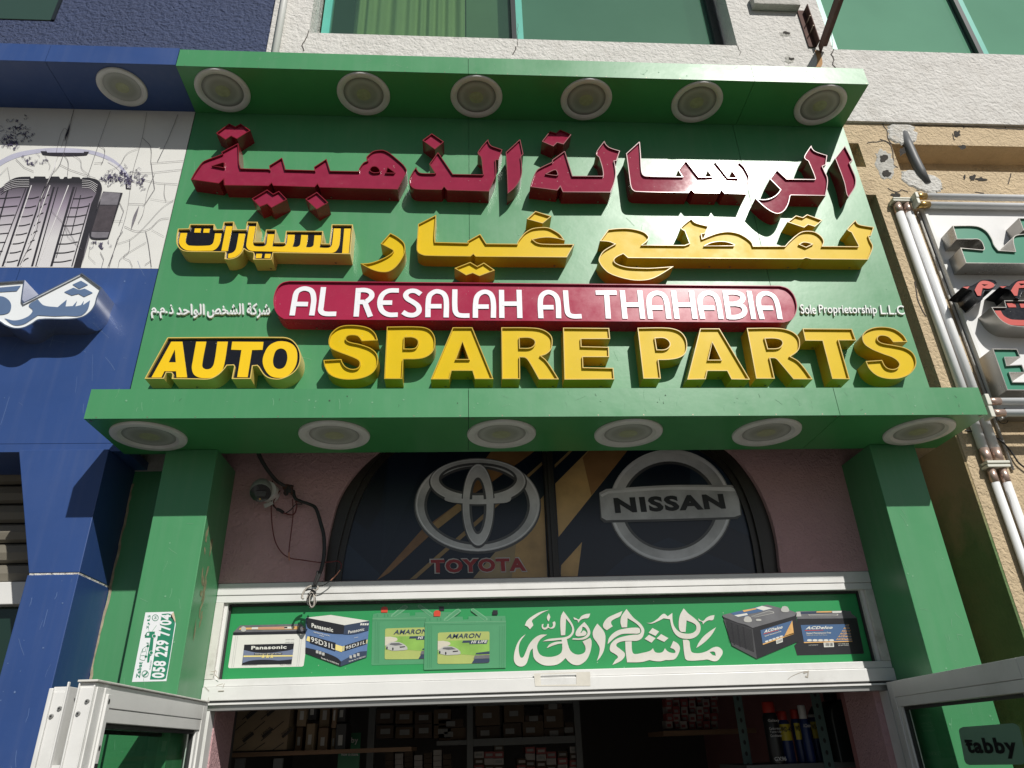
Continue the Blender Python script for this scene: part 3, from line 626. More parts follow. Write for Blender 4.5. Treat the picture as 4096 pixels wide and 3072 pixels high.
# ------------------------------------------------------------------ channel letters on the green board
MR = 'maroon metal channel letter shape'
for s, lb in (('@A 85,877 140,775~ 220,660~ 268,610~ 330,580~ 420,548~ 528,508 545,500 535,472 778,343 787,345 795,500~ 800,640~ 822,712 1235,722 1247,730 1240,672 1430,553 1440,575 1480,728 1895,740 1907,742 1900,692 2087,570 @B 300,748 715,755 720,725~ 745,680~ 790,625~ 845,600 828,560 835,540 870,505~ 930,460~ 1010,442~ 1090,445~ 1180,490~ 1280,570~ 1370,650~ 1415,710~ 1428,750~ 1400,820 1295,1023 140,993 110,943 70,990 @A 1300,968 1275,928 1235,972 575,962 568,872 500,935|@A 410,672 562,627 575,640 570,698|@B 888,738~ 912,695~ 960,685~ 1000,705~ 1028,755~ 1010,768 935,770~|@B 1145,702 1242,770 1235,778 1122,775', 'long maroon Arabic letter group at the left end of the top row'),
              ('@A 458,193 650,50 740,95 820,52 965,152 765,278 680,235 598,290', 'pair of maroon dots joined in one box above the left letter group'),
              ('@A 985,1158 1212,1025 1300,1088 1385,1045 1505,1170 1275,1295 1210,1237 1103,1280', 'pair of maroon dots joined in one box below the left letter group'),
              ('@A 1775,1163 1945,1060 2112,1217 1942,1317', 'single maroon dot box below the left letter group'),
              ('@C 240,690 252,730~ 285,770~ 340,783~ 500,785 515,780 432,648 555,478 570,485 780,795 1215,803 1225,795 1213,700~ 1205,600~ 1190,540 1155,505~ 1145,480~ 1165,445~ 1220,370~ 1300,280 1310,325~ 1345,375~ 1420,405~ 1510,435 1455,590 1412,588 1418,700~ 1418,800~ 1380,900~ 1315,1052 695,1035 650,983 615,1030 260,1022~ 195,1005~ 150,960~ 135,905~ 150,840~ 190,760~', 'maroon Arabic letter group in the middle of the top row'),
              ('@C 330,298 468,197 648,320 515,433', 'single maroon dot box above the middle letter group'),
              ('@C 1560,475 1765,286 1775,290 1820,500 1785,540 1797,650~ 1800,780~ 1770,880~ 1700,990~ 1588,1085 1583,900 1572,640', 'narrow maroon upright letter in the middle of the top row'),
              ('@D 397,315 515,163 605,190 665,140 832,213 717,358 623,333 565,388', 'pair of maroon dots joined in one box right of the middle'),
              ('@D 222,985 265,850~ 320,740~ 385,695~ 545,618 550,585 725,460 738,460 850,822 1292,824 1300,800~ 1285,700~ 1240,550 1200,515~ 1195,490~ 1220,435~ 1318,305 1345,360~ 1400,405~ 1550,453 1500,600 1465,603 1480,680~ 1490,800~ 1465,930~ 1412,1067 705,1063 668,982 625,1038|@D 468,792 560,745~ 600,740~ 620,770~ 628,803 610,813 530,803~', 'maroon Arabic letter group just right of the middle'),
              ('@E 165,382 355,210 367,213 382,400 395,620~ 415,690~ 460,712~ 885,722 992,722 932,625 1045,480 1235,725 1430,725 1368,632 1475,490 1665,737 1800,742 1725,640 1828,502 1900,570~ 1950,650~ 1985,730~ 1980,800~ 1965,880~ 1940,983 1615,972 1570,917 1537,972 1170,965 1120,912 1087,963 310,945~ 255,915~ 230,860~ 215,760~ 190,560', 'wide maroon toothed Arabic letter group catching the sun'),
              ('@F 1198,262 1220,315~ 1270,355~ 1435,410 1415,550 1365,570 1400,650~ 1440,740~ 1440,850~ 1412,1005 905,997 890,1010~ 870,1100~ 830,1190~ 770,1250~ 700,1270~ 620,1245~ 520,1180~ 430,1100~ 375,1045 500,1060~ 600,1040~ 690,985~ 745,915 588,757 690,617 840,757 1250,762 1258,750 1230,670~ 1155,495 1110,465~ 1095,440~ 1110,395~', 'maroon Arabic letter group with a tail, near the right end'),
              ('@F 1550,450 1690,270 1700,272 1810,485 1768,520 1800,600~ 1850,720~ 1860,800~ 1840,890~ 1750,1030 1720,980~ 1690,830~ 1640,680', 'narrow maroon upright letter at the right end of the top row')):
    channel('letter', s.split('|'), .098, MAT['maroon_face'], MAT['maroon_side'], sb, label=lb)
for s, lb in (('@YC 190,1078 350,1068~ 500,1025~ 650,960~ 760,890~ 795,845~ 780,825 565,712 742,515 850,570~ 940,635~ 1000,700~ 1020,780~ 1010,870~ 980,950~ 900,1080~ 800,1180~ 700,1230~ 600,1237~ 500,1222~ 380,1180~', 'small yellow curved Arabic letter in the second row'),
              ('@YC 1255,350 1590,180 1570,450~ 1563,600~ 1572,682 2170,697 @YD 285,605 272,570 478,455 575,607 1060,612 1070,580~ 1110,520~ 1190,430~ 1300,370~ 1430,350~ 1550,355~ 1650,400~ 1740,460~ 1815,560 1700,530~ 1560,512~ 1430,520~ 1310,545 1370,590~ 1470,612~ 1965,617 1848,826 405,815 368,775 325,812 @YC 1400,933~ 1310,910~ 1250,870~ 1228,810~ 1235,650', 'wide yellow Arabic letter group in the middle of the second row'),
              ('@YD 1213,220 1350,95 1605,175 1465,290', 'single yellow dot box above the middle yellow letters'),
              ('@YD 70,997 320,900 430,965 537,910 710,1030 465,1123 358,1075 255,1110', 'pair of yellow dots joined in one box below the middle yellow letters'),
              ('@YE 145,457 270,285 400,270~ 560,268~ 700,290~ 800,325~ 855,370~ 870,410~ 830,470~ 770,515 1395,517 1465,490 1395,305 1360,290~ 1340,255~ 1497,117 1530,165~ 1575,190~ 1755,237 1700,345 1645,355 1658,420 1850,345~ 1980,318~ 2080,318~ @YF 196,323~ 300,380~ 370,440~ 395,497 830,497 880,440~ 980,350~ 1060,300~ 1150,288~ 1250,305~ 1330,360~ 1370,430~ 1352,497 1840,503 1845,490 1748,307 1710,290~ 1690,262~ 1803,135 1835,185~ 1880,205~ 2060,235 2020,352 1990,360 2010,420~ 2045,495~ 2030,570~ 1980,685 1200,678 1120,660 1075,678 @YE 1991,715 560,705 490,645 400,690~ 360,730~ 370,770~ 440,810~ 560,840~ 750,852~ 900,853~ 1235,830 1080,930~ 950,1000~ 850,1030~ 730,1040~ 600,1030~ 430,990~ 280,930~ 190,850~ 130,750~ 140,690~ 200,600~ 365,500 280,468~|@YE 1690,528 1800,482~ 1940,466~ 2050,482~ 2125,512 2120,522|@YF 1037,475 1080,450~ 1140,452~ 1200,470 1120,510', 'long yellow Arabic letter group at the right of the second row'),
              ('@YF 862,165 980,75 1075,100 1135,60 1350,140 1245,230 1150,200 1095,243', 'pair of yellow dots joined in one box above the long yellow group')):
    channel('letter', s.split('|'), .094, MAT['yellow_face'], MAT['yellow_side'], sb, label=lb)
for ch, s in zip('SPARE', ('@S1 420,147 400,95~ 350,55~ 250,37~ 150,45~ 85,90~ 62,150~ 75,200~ 130,230~ 215,262~ 275,290~ 288,315~ 275,345~ 235,355~ 190,340~ 165,310~ 155,283 25,290 35,340~ 70,395~ 140,425~ 230,432~ 320,417~ 385,380~ 418,320~ 415,250~ 370,205~ 290,175~ 215,158~ 190,140~ 197,118~ 235,110~ 275,118~ 303,153',
              '@S1 485,48 720,48~ 790,65~ 830,115~ 835,180~ 810,240~ 740,278~ 605,285 597,427 465,427|@S1 613,127 670,127~ 705,145~ 708,175~ 685,203~ 610,207', '@S1 963,53 1105,53 1258,428 1123,428 1105,368 955,368 938,430 803,430|@S1 1033,158 1078,283 988,283',
              '@S1 1315,53 1540,55~ 1620,70~ 1675,110~ 1687,160~ 1675,215~ 1640,248~ 1605,260 1640,290~ 1680,345~ 1733,430 1588,430 1520,310~ 1490,275~ 1450,270 1452,428 1320,428|@S1 1448,130 1520,130~ 1555,150~ 1552,180~ 1520,200~ 1450,202',
              '@S1 1763,55 2097,58 2105,137 1895,137 1897,190 2095,195 2098,268 1907,268 1910,342 2128,347 2135,430 1773,432')):
    channel('letter', s.split('|'), .093, MAT['yellow_face'], MAT['yellow_side'], sb, label='large yellow letter %s of the word SPARE' % ch)
for ch, s in zip('PARTS', ('@S2 125,55 340,55~ 420,75~ 465,120~ 480,180~ 465,240~ 420,270~ 350,283~ 275,285 292,418 167,418|@S2 252,130 315,130~ 350,155~ 352,185~ 320,208~ 265,210', '@S2 572,60 710,60 928,425 795,423 765,363 625,363 612,422 480,425|@S2 660,160 720,283 632,283',
              '@S2 905,57 1130,57~ 1215,75~ 1270,115~ 1285,170~ 1270,220~ 1218,260 1270,290~ 1320,345~ 1375,423 1238,422 1140,305~ 1110,275~ 1072,272 1105,418 972,418|@S2 1037,132 1105,132~ 1150,145~ 1158,170~ 1130,198~ 1057,203', '@S2 1303,60 1655,63 1685,145 1562,145 1640,422 1515,420 1445,148 1322,147',
              '@S2 2052,155 2020,105~ 1950,60~ 1850,48~ 1770,68~ 1730,110~ 1740,165~ 1790,205~ 1870,240~ 1950,270~ 1990,305~ 1985,335~ 1945,350~ 1900,335~ 1870,285 1753,293 1780,350~ 1840,400~ 1920,420~ 2010,412~ 2080,375~ 2115,310~ 2095,240~ 2040,200~ 1960,180~ 1870,163~ 1840,140~ 1850,115~ 1885,112~ 1920,125~ 1950,158')):
    channel('letter', s.split('|'), .093, MAT['yellow_face'], MAT['yellow_side'], sb, label='large yellow letter %s of the word PARTS' % ch)
# black boxes with yellow lettering
bx = channel('letter_box', '@BA 120,302 355,297 385,200 930,203 925,315 1095,310 1135,152 1360,145 1345,320 1620,318 1650,148 1885,153 1822,590 2012,590 @BB 79,322 300,322 275,605 480,605 520,350 1340,353 1315,630 1475,633 1530,205 2000,210 1940,865 240,835 200,985 @BA 1780,985 1795,870~ 1775,828~ 1700,815~ 1640,790~ 1580,750 1530,840~ 1450,920~ 1350,965~ 1250,980~ 1148,975 1165,820 330,808~ 200,775~ 110,680~ 85,590~ 95,430~',
             .097, MAT['black_acrylic'], MAT['cream_side'], sb, label='black and yellow channel box reading al sayyarat in Arabic')
for s in ('@BA 180,397 323,397 290,560~ 300,620~ 370,675~ 800,675~ 880,640~ 915,560~ 940,405 1083,407 1045,620~ 990,720~ 900,782~ 800,788~ 330,780~ 210,720~ 150,630~ 150,540~', '@BA 495,297 630,297 612,390 480,387', '@BA 693,303 825,303 808,392 678,390', '@BA 1185,248 1328,248 1222,795 1080,790',
          '@BA 1465,412 1608,415 1550,740~ 1500,840~ 1400,920~ 1300,948~ 1228,948 1238,858 1330,830~ 1390,770~ 1415,690~', '@BA 1697,250 1838,250 1785,600~ 1800,670~ 1850,692~ 2010,692~ 2070,655~ 2088,580~ @BB 115,425 265,425 235,600~ 217,695 440,700~ 510,670~ 540,600~ 560,435 712,437 695,600~ 662,702 760,705~ 820,670~ 840,600~ 858,440 1005,445 985,620~ 960,712 1060,712~ 1120,680~ 1135,600~ 1150,450 1302,450 1290,600~ 1260,720 1450,725~ 1520,690~ 1545,600~ 1577,297 1730,298 1700,650~ 1650,770~ 1580,825~ 1480,837~ @BA 1991,802 1780,795~ 1690,770~ 1635,700~ 1640,600~',
          '@BB 1808,300 1953,300 1908,845 1760,843', '@BA 1855,857 1980,857 1963,952 1840,950', '@BA 2050,858 2178,860 2160,955 2035,952'):
    sheetp('lettering', s, -.097 + .009, MAT['yellow_acrylic'], bx, thick=.0025)
bx = channel('letter_box', '@AU 58,615 345,97 358,92 1800,88~ 1900,110~ 1970,170~ 2015,250~ 2030,330~ 2020,420~ 1980,500~ 1900,570~ 1800,615~ 1720,625~ 1620,605~ 1560,560~ 1500,470 1480,450 1425,455 1400,617 1158,618 1190,460 1180,445 1100,448 1060,500~ 1000,560~ 920,608~ 840,625~ 720,622 400,618 410,560 395,540 335,538 300,615',
             .1, MAT['black_acrylic'], MAT['cream_side'], sb, label='black and yellow channel box reading AUTO')
for s in ('@AU 145,598 395,147 535,147 595,598 462,598 455,520 308,520 270,598|@AU 440,243 452,408 362,408', '@AU 710,147 838,147 785,440~ 800,480~ 845,497~ 900,480~ 935,420~ 978,147 1110,147 1065,430~ 1020,540~ 950,590~ 850,607~ 750,600~ 680,560~ 655,480~ 665,400~',
          '@AU 1165,147 1560,150 1548,250 1415,253 1360,597 1228,595 1282,253 1152,248', '@AU 1550,400~ 1570,300~ 1630,200~ 1720,150~ 1810,142~ 1900,165~ 1965,220~ 1988,310~ 1975,430~ 1920,530~ 1840,590~ 1750,605~ 1650,580~ 1580,500~|@AU 1680,400~ 1690,330~ 1720,260~ 1780,233~ 1840,260~ 1862,330~ 1855,400~ 1820,470~ 1755,493~ 1700,465~'):
    sheetp('lettering', s.split('|'), -.1 + .009, MAT['yellow_acrylic'], bx, thick=.0025)
# red rounded box with white inset lettering
pb = channel('letter_box', '@R1 155,27 @R2 2010,65 2070,84~ 2118,130~ 2143,190~ 2148,250~ 2128,310~ 2095,345~ 2040,361 @R1 420,338 112,333 70,305~ 40,260~ 28,205~ 32,145~ 60,75~ 100,40~', .1, MAT['red_acrylic'], MAT['red_acrylic'], sb, label='long red rounded box with the shop name in white capitals')
YP = -.1 + .009; WS = .0272
STR = ['@R1 178,306 197,190~ 215,120~ 250,95~ 290,90~ 335,110~ 352,170~ 346,240~ 336,306;@R1 197,214 306,215', '@R1 431,78 412,230~ 410,270~ 440,291~ 533,293', '@R1 693,315 712,86;@R1 702,104 770,103~ 812,122~ 817,155~ 785,188~ 770,198 705,198;@R1 760,195 808,316', '@R1 1037,105 955,108~ 905,140~ 884,200~ 900,265~ 950,298~ 1028,300;@R1 888,203 983,203',
       '@R1 1213,135 1170,110~ 1120,112~ 1092,140~ 1105,170~ 1150,198~ 1190,230~ 1198,270~ 1165,300~ 1110,300~ 1068,278', '@R1 1270,320 1273,200~ 1285,145~ 1320,117~ 1350,112~ 1395,130~ 1417,180~ 1417,322;@R1 1272,232 1380,232', '@R1 1487,96 1488,255~ 1505,295~ 1540,306~ 1605,307', '@R1 1652,325 1655,200~ 1672,145~ 1720,116~ 1770,130~ 1795,190~ 1797,325;@R1 1654,235 1760,235',
       '@R1 1862,100 1865,326;@R1 2003,100 2010,327;@R1 1865,212 2005,212', '@R2 88,328 83,200~ 97,145~ 145,118~ 200,140~ 224,190~ 231,328;@R2 85,240 190,240', '@R2 285,104 297,250~ 310,295~ 345,312~ 415,312', '@R2 528,122 697,122;@R2 616,130 630,331', '@R2 742,104 765,332;@R2 882,104 907,332;@R2 755,220 895,220', '@R2 970,332 957,210~ 967,152~ 1015,125~ 1070,140~ 1098,195~ 1117,332;@R2 960,243 1068,243',
       '@R2 1153,106 1183,332;@R2 1297,108 1328,333;@R2 1168,220 1312,220', '@R2 1390,332 1368,210~ 1377,152~ 1425,125~ 1482,140~ 1513,195~ 1538,334;@R2 1376,245 1485,245', '@R2 1567,108 1602,333;@R2 1567,122 1650,122~ 1700,140~ 1712,170~ 1690,200~ 1640,214 1580,214;@R2 1640,212~ 1705,228~ 1727,265~ 1710,300~ 1660,319~ 1595,320', '@R2 1762,108 1800,335', '@R2 1868,335 1838,210~ 1845,155~ 1890,127~ 1950,145~ 1985,200~ 2012,335;@R2 1846,245 1955,245']
for s in STR:
    m = MB()
    for k, q in enumerate(s.split(';')): m.add(*stroke_vf(path(q, YP, closed=False, sub=7), WS, YP - .001 - .0004 * k))
    m.build('lettering', MAT['white_acrylic'], pb)
# small raised company lines
small = M('small_letters', (.66, .68, .68), .45, var=.04)
def arab(s): return ''.join(reversed(s))
for s, x0, x1, y0, y1 in ((arab('\uFEB7\uFEAE\uFEDB\uFE94'), 1690, 2085, 88, 352), (arab('\uFE8D\uFEDF\uFEB8\uFEA8\uFEBA'), 1012, 1640, 98, 345), (arab('\uFE8D\uFEDF\uFEEE\uFE8D\uFEA3\uFEAA'), 492, 972, 106, 350), (arab('\uFEAB'), 365, 438, 118, 280), ('.' + '\uFEE1', 205, 340, 170, 350), ('.' + '\uFEE1', 58, 196, 168, 352)):
    if s[0] == '.': s = '\uFEE1.'
    text('small_letter', s, 'SM', (x0, y1), (x1, y1), (x0, y0), -.012, small, sb, bold=.022, ext=(0, .012, 0))
for s, x0, x1, y0, y1 in (('Sole', 1035, 1248, 1302, 1432), ('Proprietorship', 1292, 2095, 1308, 1460), ('L.L.C', 2140, 2470, 1312, 1440)):
    sk2 = 18
    text('small_letter', s, 'YF', (x0 + sk2, y1), (x1 + sk2, y1 + 6), (x0, y0), -.012, small, sb, bold=.006, ext=(0, .012, 0))
# ------------------------------------------------------------------ pillars
YPI, YB = -.03, .26
def pillar(name, x0, x1, label, z1=3.0815, mat='green_panel', lab=None):
    t = thing(name, label, 'pillar', ((x0 + x1) / 2, .1, 0))
    m = MB(); m.box(x0, x1, YPI, YB + .04, 0, z1); m.build('cladding', MAT[mat], t, bevel=.003); return t
lp = pillar('green_pillar', -1.379, -1.1465, 'green metal clad pillar with a phone number sticker, left of the entrance')
rp = pillar('green_pillar', 1.9875, 2.2185, 'green metal clad pillar right of the entrance, half shaded')
# scraped glue marks on the side of the left pillar
m = MB()
for _ in range(26):
    gx = -1.1462 + _ * .00006; z = random.choice((random.uniform(2.62, 2.72), random.uniform(2.28, 2.55))); y = random.uniform(.0, .09) + (2.7 - z) * .1; h = random.uniform(.015, .05)
    a = random.uniform(-.6, .6); vs = []
    for k in range(7):
        t_ = 2 * math.pi * k / 7; vs.append((gx, y + .012 * math.cos(t_) * random.uniform(.4, 1.2) + a * h * math.sin(t_) * .5, z + h * math.sin(t_) * random.uniform(.5, 1.1)))
    m.add(vs, [tuple(range(7))])
m.build('glue_mark', M('glue', (.22, .22, .12), .9, var=.3, vscale=40), lp, kind='stuff')
# blue pillar with a haunched head
bp = thing('blue_pillar', 'blue metal clad pillar with a widened head, at the left edge', 'pillar', (-1.75, .1, 0))
xa, xb, xc = -2.034, -1.6355, -1.842; zj = 2.522
vs = [(xa, YPI, 3.087), (xb, YPI, 3.087), (xb, YPI, zj + .004), (xc, YPI, zj + .004)]
vs += [(x, YB + .04, z) for x, y, z in vs]
mesh('head_cladding', vs, [(3, 2, 1, 0), (4, 5, 6, 7), (0, 1, 5, 4), (1, 2, 6, 5), (2, 3, 7, 6), (3, 0, 4, 7)], MAT['blue_panel'], bp, bevel=.003)
box('shaft_cladding', xc - .004, xb, YPI, YB + .04, 0, zj - .004, MAT['blue_panel'], bp, bevel=.003)
box('joint_seal', xc + .002, xb - .002, YPI + .003, YB + .03, zj - .006, zj + .006, MAT['mortar'], bp)
box('beam', -6, xb + .06, .0, YB + .04, 3.0885, 3.128, MAT['blue_panel'], bp)
# wall strip between the pillars
o = thing('side_wall', 'narrow dark green wall strip between the blue and green pillars, grey plaster at its top', 'wall', (-1.5, YB, 0))
box('painted_wall', xb + .001, -1.36, YB, YB + .25, 0, 3.084, MAT['green_panel'], o)
box('plaster', xb + .001, -1.30, YB - .004, YB + .25, 3.0845, 4.2, MAT['grey_plaster'], o)
# roller shutter of the blue shop
rs = thing('roller_shutter', 'grey beige roller shutter slats of the blue shop beside its pillar', 'shutter', (-3, .34, 2.46))
n = 7
for k in range(n):
    z = 2.56 + k * .098; m = MB()
    pr = [(.335, 0), (.318, .012), (.31, .045), (.318, .08), (.335, .088), (.345, .094)]
    vs = [(x, y, z + h) for x in (-4.2, -1.83) for y, h in pr]; q = len(pr)
    m.add(vs, [(i, i + q, i + q + 1, i + 1) for i in range(q - 1)]); m.build('slat', M('shutter_slat', (.16, .145, .115), .55, var=.12, vscale=6, dirt=.5) if k == 0 else MAT['shutter_slat'], rs)
for k in range(24):
    x = -4.15 + k * .31 + .15 * 0; 
box('guide_beam', -4.2, -1.83, .27, .34, 2.456, 2.557, MAT['aluminium'], rs, bevel=.004)
o = box('shop_window', -4.2, -1.83, .33, .34, 0, 2.4555, M('dark_shop_glass', (.012, .03, .022), .08, spec=.6), None); tag(o, 'dark glass shopfront behind the blue pillar at the bottom left', 'window')
bk = box('shop_back_wall', -4.2, -1.62, .36, .5, 0, 3.6, MAT['room_dark'], None); tag(bk, 'dark wall behind the shutter of the blue shop', 'wall')

# ------------------------------------------------------------------ pink wall and arched printed window
ZH0, ZH1 = 2.021, 2.5275; XH0, XH1 = -1.146, 1.9872
def arch(s): return path(s, YB)
arch_o = '@AW -8,700 -5,600~ 5,500~ 30,370~ 70,240~ 150,120~ 260,20~ 420,-80~ 650,-170~ 900,-210~ 1150,-215~ 1400,-180~ 1650,-95~ 1870,15~ 1970,120~ 2050,260~ 2100,420~ 2122,600 2130,700'
arch_i = '@AW 42,700 50,600~ 78,440~ 128,270~ 200,130~ 290,30~ 430,-50~ 650,-125~ 900,-160~ 1150,-165~ 1400,-135~ 1620,-65~ 1810,40~ 1900,140~ 1965,270~ 2010,430~ 2040,600 2045,700'
ao = path(arch_o, YB); ai = path(arch_i, YB + .05)
ao = [(x, z) for x, z in ao if z > ZH1 + .004]; ao = [(ao[0][0], ZH1 + .001)] + ao + [(ao[-1][0], ZH1 + .001)]
outer = [(XH0 - .1, ZH1 - .03), (XH1 + .1, ZH1 - .03), (XH1 + .1, 4.4), (XH0 - .1, 4.4)]
pw = thing('pink_wall', 'dusty pink roughcast wall around the arched window above the entrance', 'wall', (.4, YB, ZH1))
hz = sorted(ao, key=lambda p: p[1])
o = sheet('wall', [[(XH0 - .1, ZH1 + .001)] + ao + [(XH1 + .24, ZH1 + .001), (XH1 + .24, 5.2), (XH0 - .1, 5.2)]], YB, MAT['pink_wall'], pw)
m = MB(); v, f = wallvf(orient(ao, True), YB, YB + .09); m.add(v, [t[::-1] for t in f]); m.build('reveal', MAT['pink_wall'], pw)
aw = thing('arched_window', 'dark framed arched window covered with printed car brand emblems', 'window', (.4, YB, ZH1))
m = MB(); l1 = orient(ao, True); l2 = orient(ai, True)
sheet('frame', [l1, l2], YB + .03, MAT['bronze_frame'], aw, thick=.05)
i2 = inset(orient(ai, True), .03)
sheet('inner_frame', [orient(ai, True), i2], YB + .045, MAT['bronze_frame'], aw, thick=.03)
YG = YB + .06
navy = M('print_navy', (.007, .012, .026), .28, var=.1, vscale=3); navy2 = M('print_navy_light', (.014, .026, .052), .32, var=.1, vscale=3); navy3 = M('print_navy_dark', (.006, .009, .016), .32)
gold = M('print_gold', (.52, .33, .13), .3, var=.55, vscale=1.8); bronze = M('print_bronze', (.27, .14, .055), .3, var=.5, vscale=2.2); goldd = M('print_gold_line', (.30, .20, .09), .34)
silver = M('print_silver', (.58, .58, .59), .33, var=.5, vscale=2.6); silver_d = M('print_silver_dark', (.09, .09, .095), .33, var=.2, vscale=5); silver_l = M('print_silver_light', (.80, .80, .82), .33, var=.1, vscale=6)
glz = sheet('glazing', [i2 if False else orient(ai, True)], YG, navy, aw)
def pr(name, s, k, mat, par=None): return sheetp(name, s, YG - .0006 * k, mat, par or glz)
pr('print_facet', '@AW 60,620 75,430 255,600 250,632', 1, navy2); pr('print_facet', '@AW 150,60 300,20 260,300 200,400 110,330', 1, navy3); pr('print_facet', '@AW 300,20 500,0 330,400 260,560', 1, M('print_navy_mid', (.010, .017, .034), .32))
pr('print_facet', '@AW 1400,520 1600,430 2020,605 1300,608', 1, navy2); pr('print_facet', '@AW 1700,20 1900,150 1990,430 1700,300', 1, navy2)
pr('print_ray', '@AW 240,630 450,395 632,262 640,300 505,405 300,595', 2, bronze); pr('print_ray_light', '@AW 480,385 632,262 640,300 520,395', 3, gold)
pr('print_ray', '@AW 640,262 750,60 840,-60 1010,-60 1010,5 780,170', 2, bronze); pr('print_line', '@AW 392,628 640,408 1010,78 1013,92 655,420 425,622', 3, goldd)
pr('print_ray', '@AW 690,620 800,490 940,335 1018,235 1036,620', 2, gold); pr('print_ray_shade', '@AW 690,620 800,490 900,380 870,620', 3, M('print_tan', (.33, .25, .14), .34, var=.2, vscale=6))
pr('print_ray', '@AW 1072,180 1290,-40 1470,-60 1420,12 1088,428', 2, gold); pr('print_ray_shade', '@AW 1290,-40 1470,-60 1420,12 1240,235 1200,60', 3, bronze); pr('print_line', '@AW 1068,92 1230,-60 1245,-60 1070,106', 3, goldd)
pr('print_ray', '@AW 1098,600 1100,560 1197,452 1176,612 1100,612', 2, gold)
def ring(name, cx, cy, ro, rw, k, mat, a0=0, a1=360, tilt=0, n=56, par=None, r2=None):
    """printed elliptical ring: outer radii ro, inner radii r2"""
    def el(rx, ry, ccx, ccy):
        out = []
        for i in range(n):
            a = math.radians(a0 + (a1 - a0) * i / n); q = TP_('AW', ccx + rx * math.cos(a), ccy + ry * math.sin(a), YG); out.append((q.x, q.z))
        return out
    return sheet(name, [el(ro[0], ro[1], cx, cy), el(r2[0], r2[1], r2[2], r2[3])], YG - .0006 * k, mat, par or glz)
def emblem(parts):
    for (cx, cy, rx, ry, ix, iy, icx, icy, k) in parts:
        ring('emblem_shadow', cx, cy + 5, (rx + 6, ry + 7), 0, k, silver_d, r2=(ix - 12, iy - 12, icx, icy))
        ring('emblem_ring', cx, cy, (rx, ry), 0, k + 1, silver, r2=(ix, iy, icx, icy))
        ring('emblem_highlight', cx, cy, (rx * .985, ry * .985), 0, k + 2, silver_l, r2=(rx * .965, ry * .955, cx, cy + 1))
emblem([(710, 279, 290, 217, 246, 184, 708, 282, 4), (712, 170, 222, 104, 182, 76, 712, 160, 7), (713, 280, 72, 190, 40, 132, 712, 285, 10)])
pr('emblem_bar', '@AW 560,232 640,250~ 712,254~ 785,248~ 860,230~ 860,262~ 790,272~ 712,276~ 640,272~ 560,258~', 13.5, silver)
ring('emblem_shadow', 1608, 290, (288, 262), 0, 4, silver_d, r2=(212, 196, 1604, 286)); ring('emblem_ring', 1608, 283, (284, 262), 0, 5, silver, r2=(225, 208, 1604, 285))
ring('emblem_highlight', 1608, 283, (279, 257), 0, 6, silver_l, r2=(268, 246, 1608, 285))
pr('emblem_bar_shadow', '@AW 1276,225 1310,210 1600,190~ 1900,190 1930,210 1942,325 1920,345 1620,355~ 1300,362 1282,345', 7, silver_d)
pr('emblem_bar', '@AW 1278,222 1310,205 1600,187~ 1895,187 1922,200 1936,325 1905,335 1620,344~ 1310,350 1288,338', 8, silver)
pr('emblem_bar_light', '@AW 1282,232 1320,214 1600,196~ 1890,196 1912,206 1915,216 1600,208~ 1320,226 1290,242', 9, silver_l)
text('emblem_lettering', 'NISSAN', 'AW', (1352, 318), (1868, 297), (1342, 246), YG - .0066, M('print_ink', (.012, .012, .014), .35), glz, bold=.05)
wo = M('print_offwhite', (.48, .46, .44), .35); tr = M('print_dark_red', (.30, .018, .022), .35)
text('lettering_outline', 'TOYOTA', 'AW', (488, 601), (944, 592), (486, 529), YG - .0045, wo, glz, bold=.085); text('lettering', 'TOYOTA', 'AW', (494, 596), (938, 587), (492, 534), YG - .0052, tr, glz, bold=.05)
mx0, mx1 = TP_('AW', 1034, 400, YB + .03).x, TP_('AW', 1080, 400, YB + .03).x
box('mullion', mx0, mx1, YB + .022, YG + .02, ZH1 - .02, 3.75, MAT['bronze_frame'], aw, bevel=.004)
box('mullion_bead', (mx0 + mx1) / 2 - .006, (mx0 + mx1) / 2 + .006, YB + .012, YB + .0215, ZH1 - .02, 3.7, MAT['bronze_frame'], aw)

# ------------------------------------------------------------------ aluminium header with the printed panel
hd = thing('header_frame', 'white aluminium header frame over the entrance holding a green printed panel', 'frame', (.42, .26, ZH0))
AL = MAT['aluminium']; Y0 = .2600; YPR = .312
XI0, XI1, ZI0, ZI1 = XH0 + .052, XH1 - .056, 2.113, 2.4415
box('top_rail', XH0, XH1, Y0, .335, ZI1 + .032, ZH1, AL, hd, bevel=.003); box('top_rail', XH0, XH1, Y0 + .004, .335, ZI1, ZI1 + .0305, AL, hd, bevel=.002)
box('bottom_rail', XH0, XH1, Y0 + .004, .335, ZI0 - .03, ZI0, AL, hd, bevel=.002); box('bottom_rail', XH0, XH1, Y0 - .006, .335, ZH0 + .005, ZI0 - .0315, AL, hd, bevel=.003)
box('gasket', XH0 + .01, XH1 - .01, Y0 + .0, .335, ZH0 - .004, ZH0 + .0045, MAT['gasket'], hd)
box('door_track', XH0 + .01, XH1 - .01, Y0 - .01, .345, ZH0 - .012, ZH0 - .0045, AL, hd); box('door_track', XH0 + .01, XH1 - .01, Y0 + .004, .345, ZH0 - .034, ZH0 - .0125, MAT['track_steel'], hd)
for a, b in ((XH0, XI0 - .016), (XI1 + .016, XH1)): box('side_rail', a, b, Y0 + .002, .335, ZI0 + .0005, ZI1 - .0005, MAT['aluminium_dirty'], hd, bevel=.002)
for a, b in ((XI0 - .0155, XI0), (XI1, XI1 + .0155)): box('glazing_bead', a, b, Y0 + .02, .335, ZI0 + .0005, ZI1 - .0005, AL, hd)
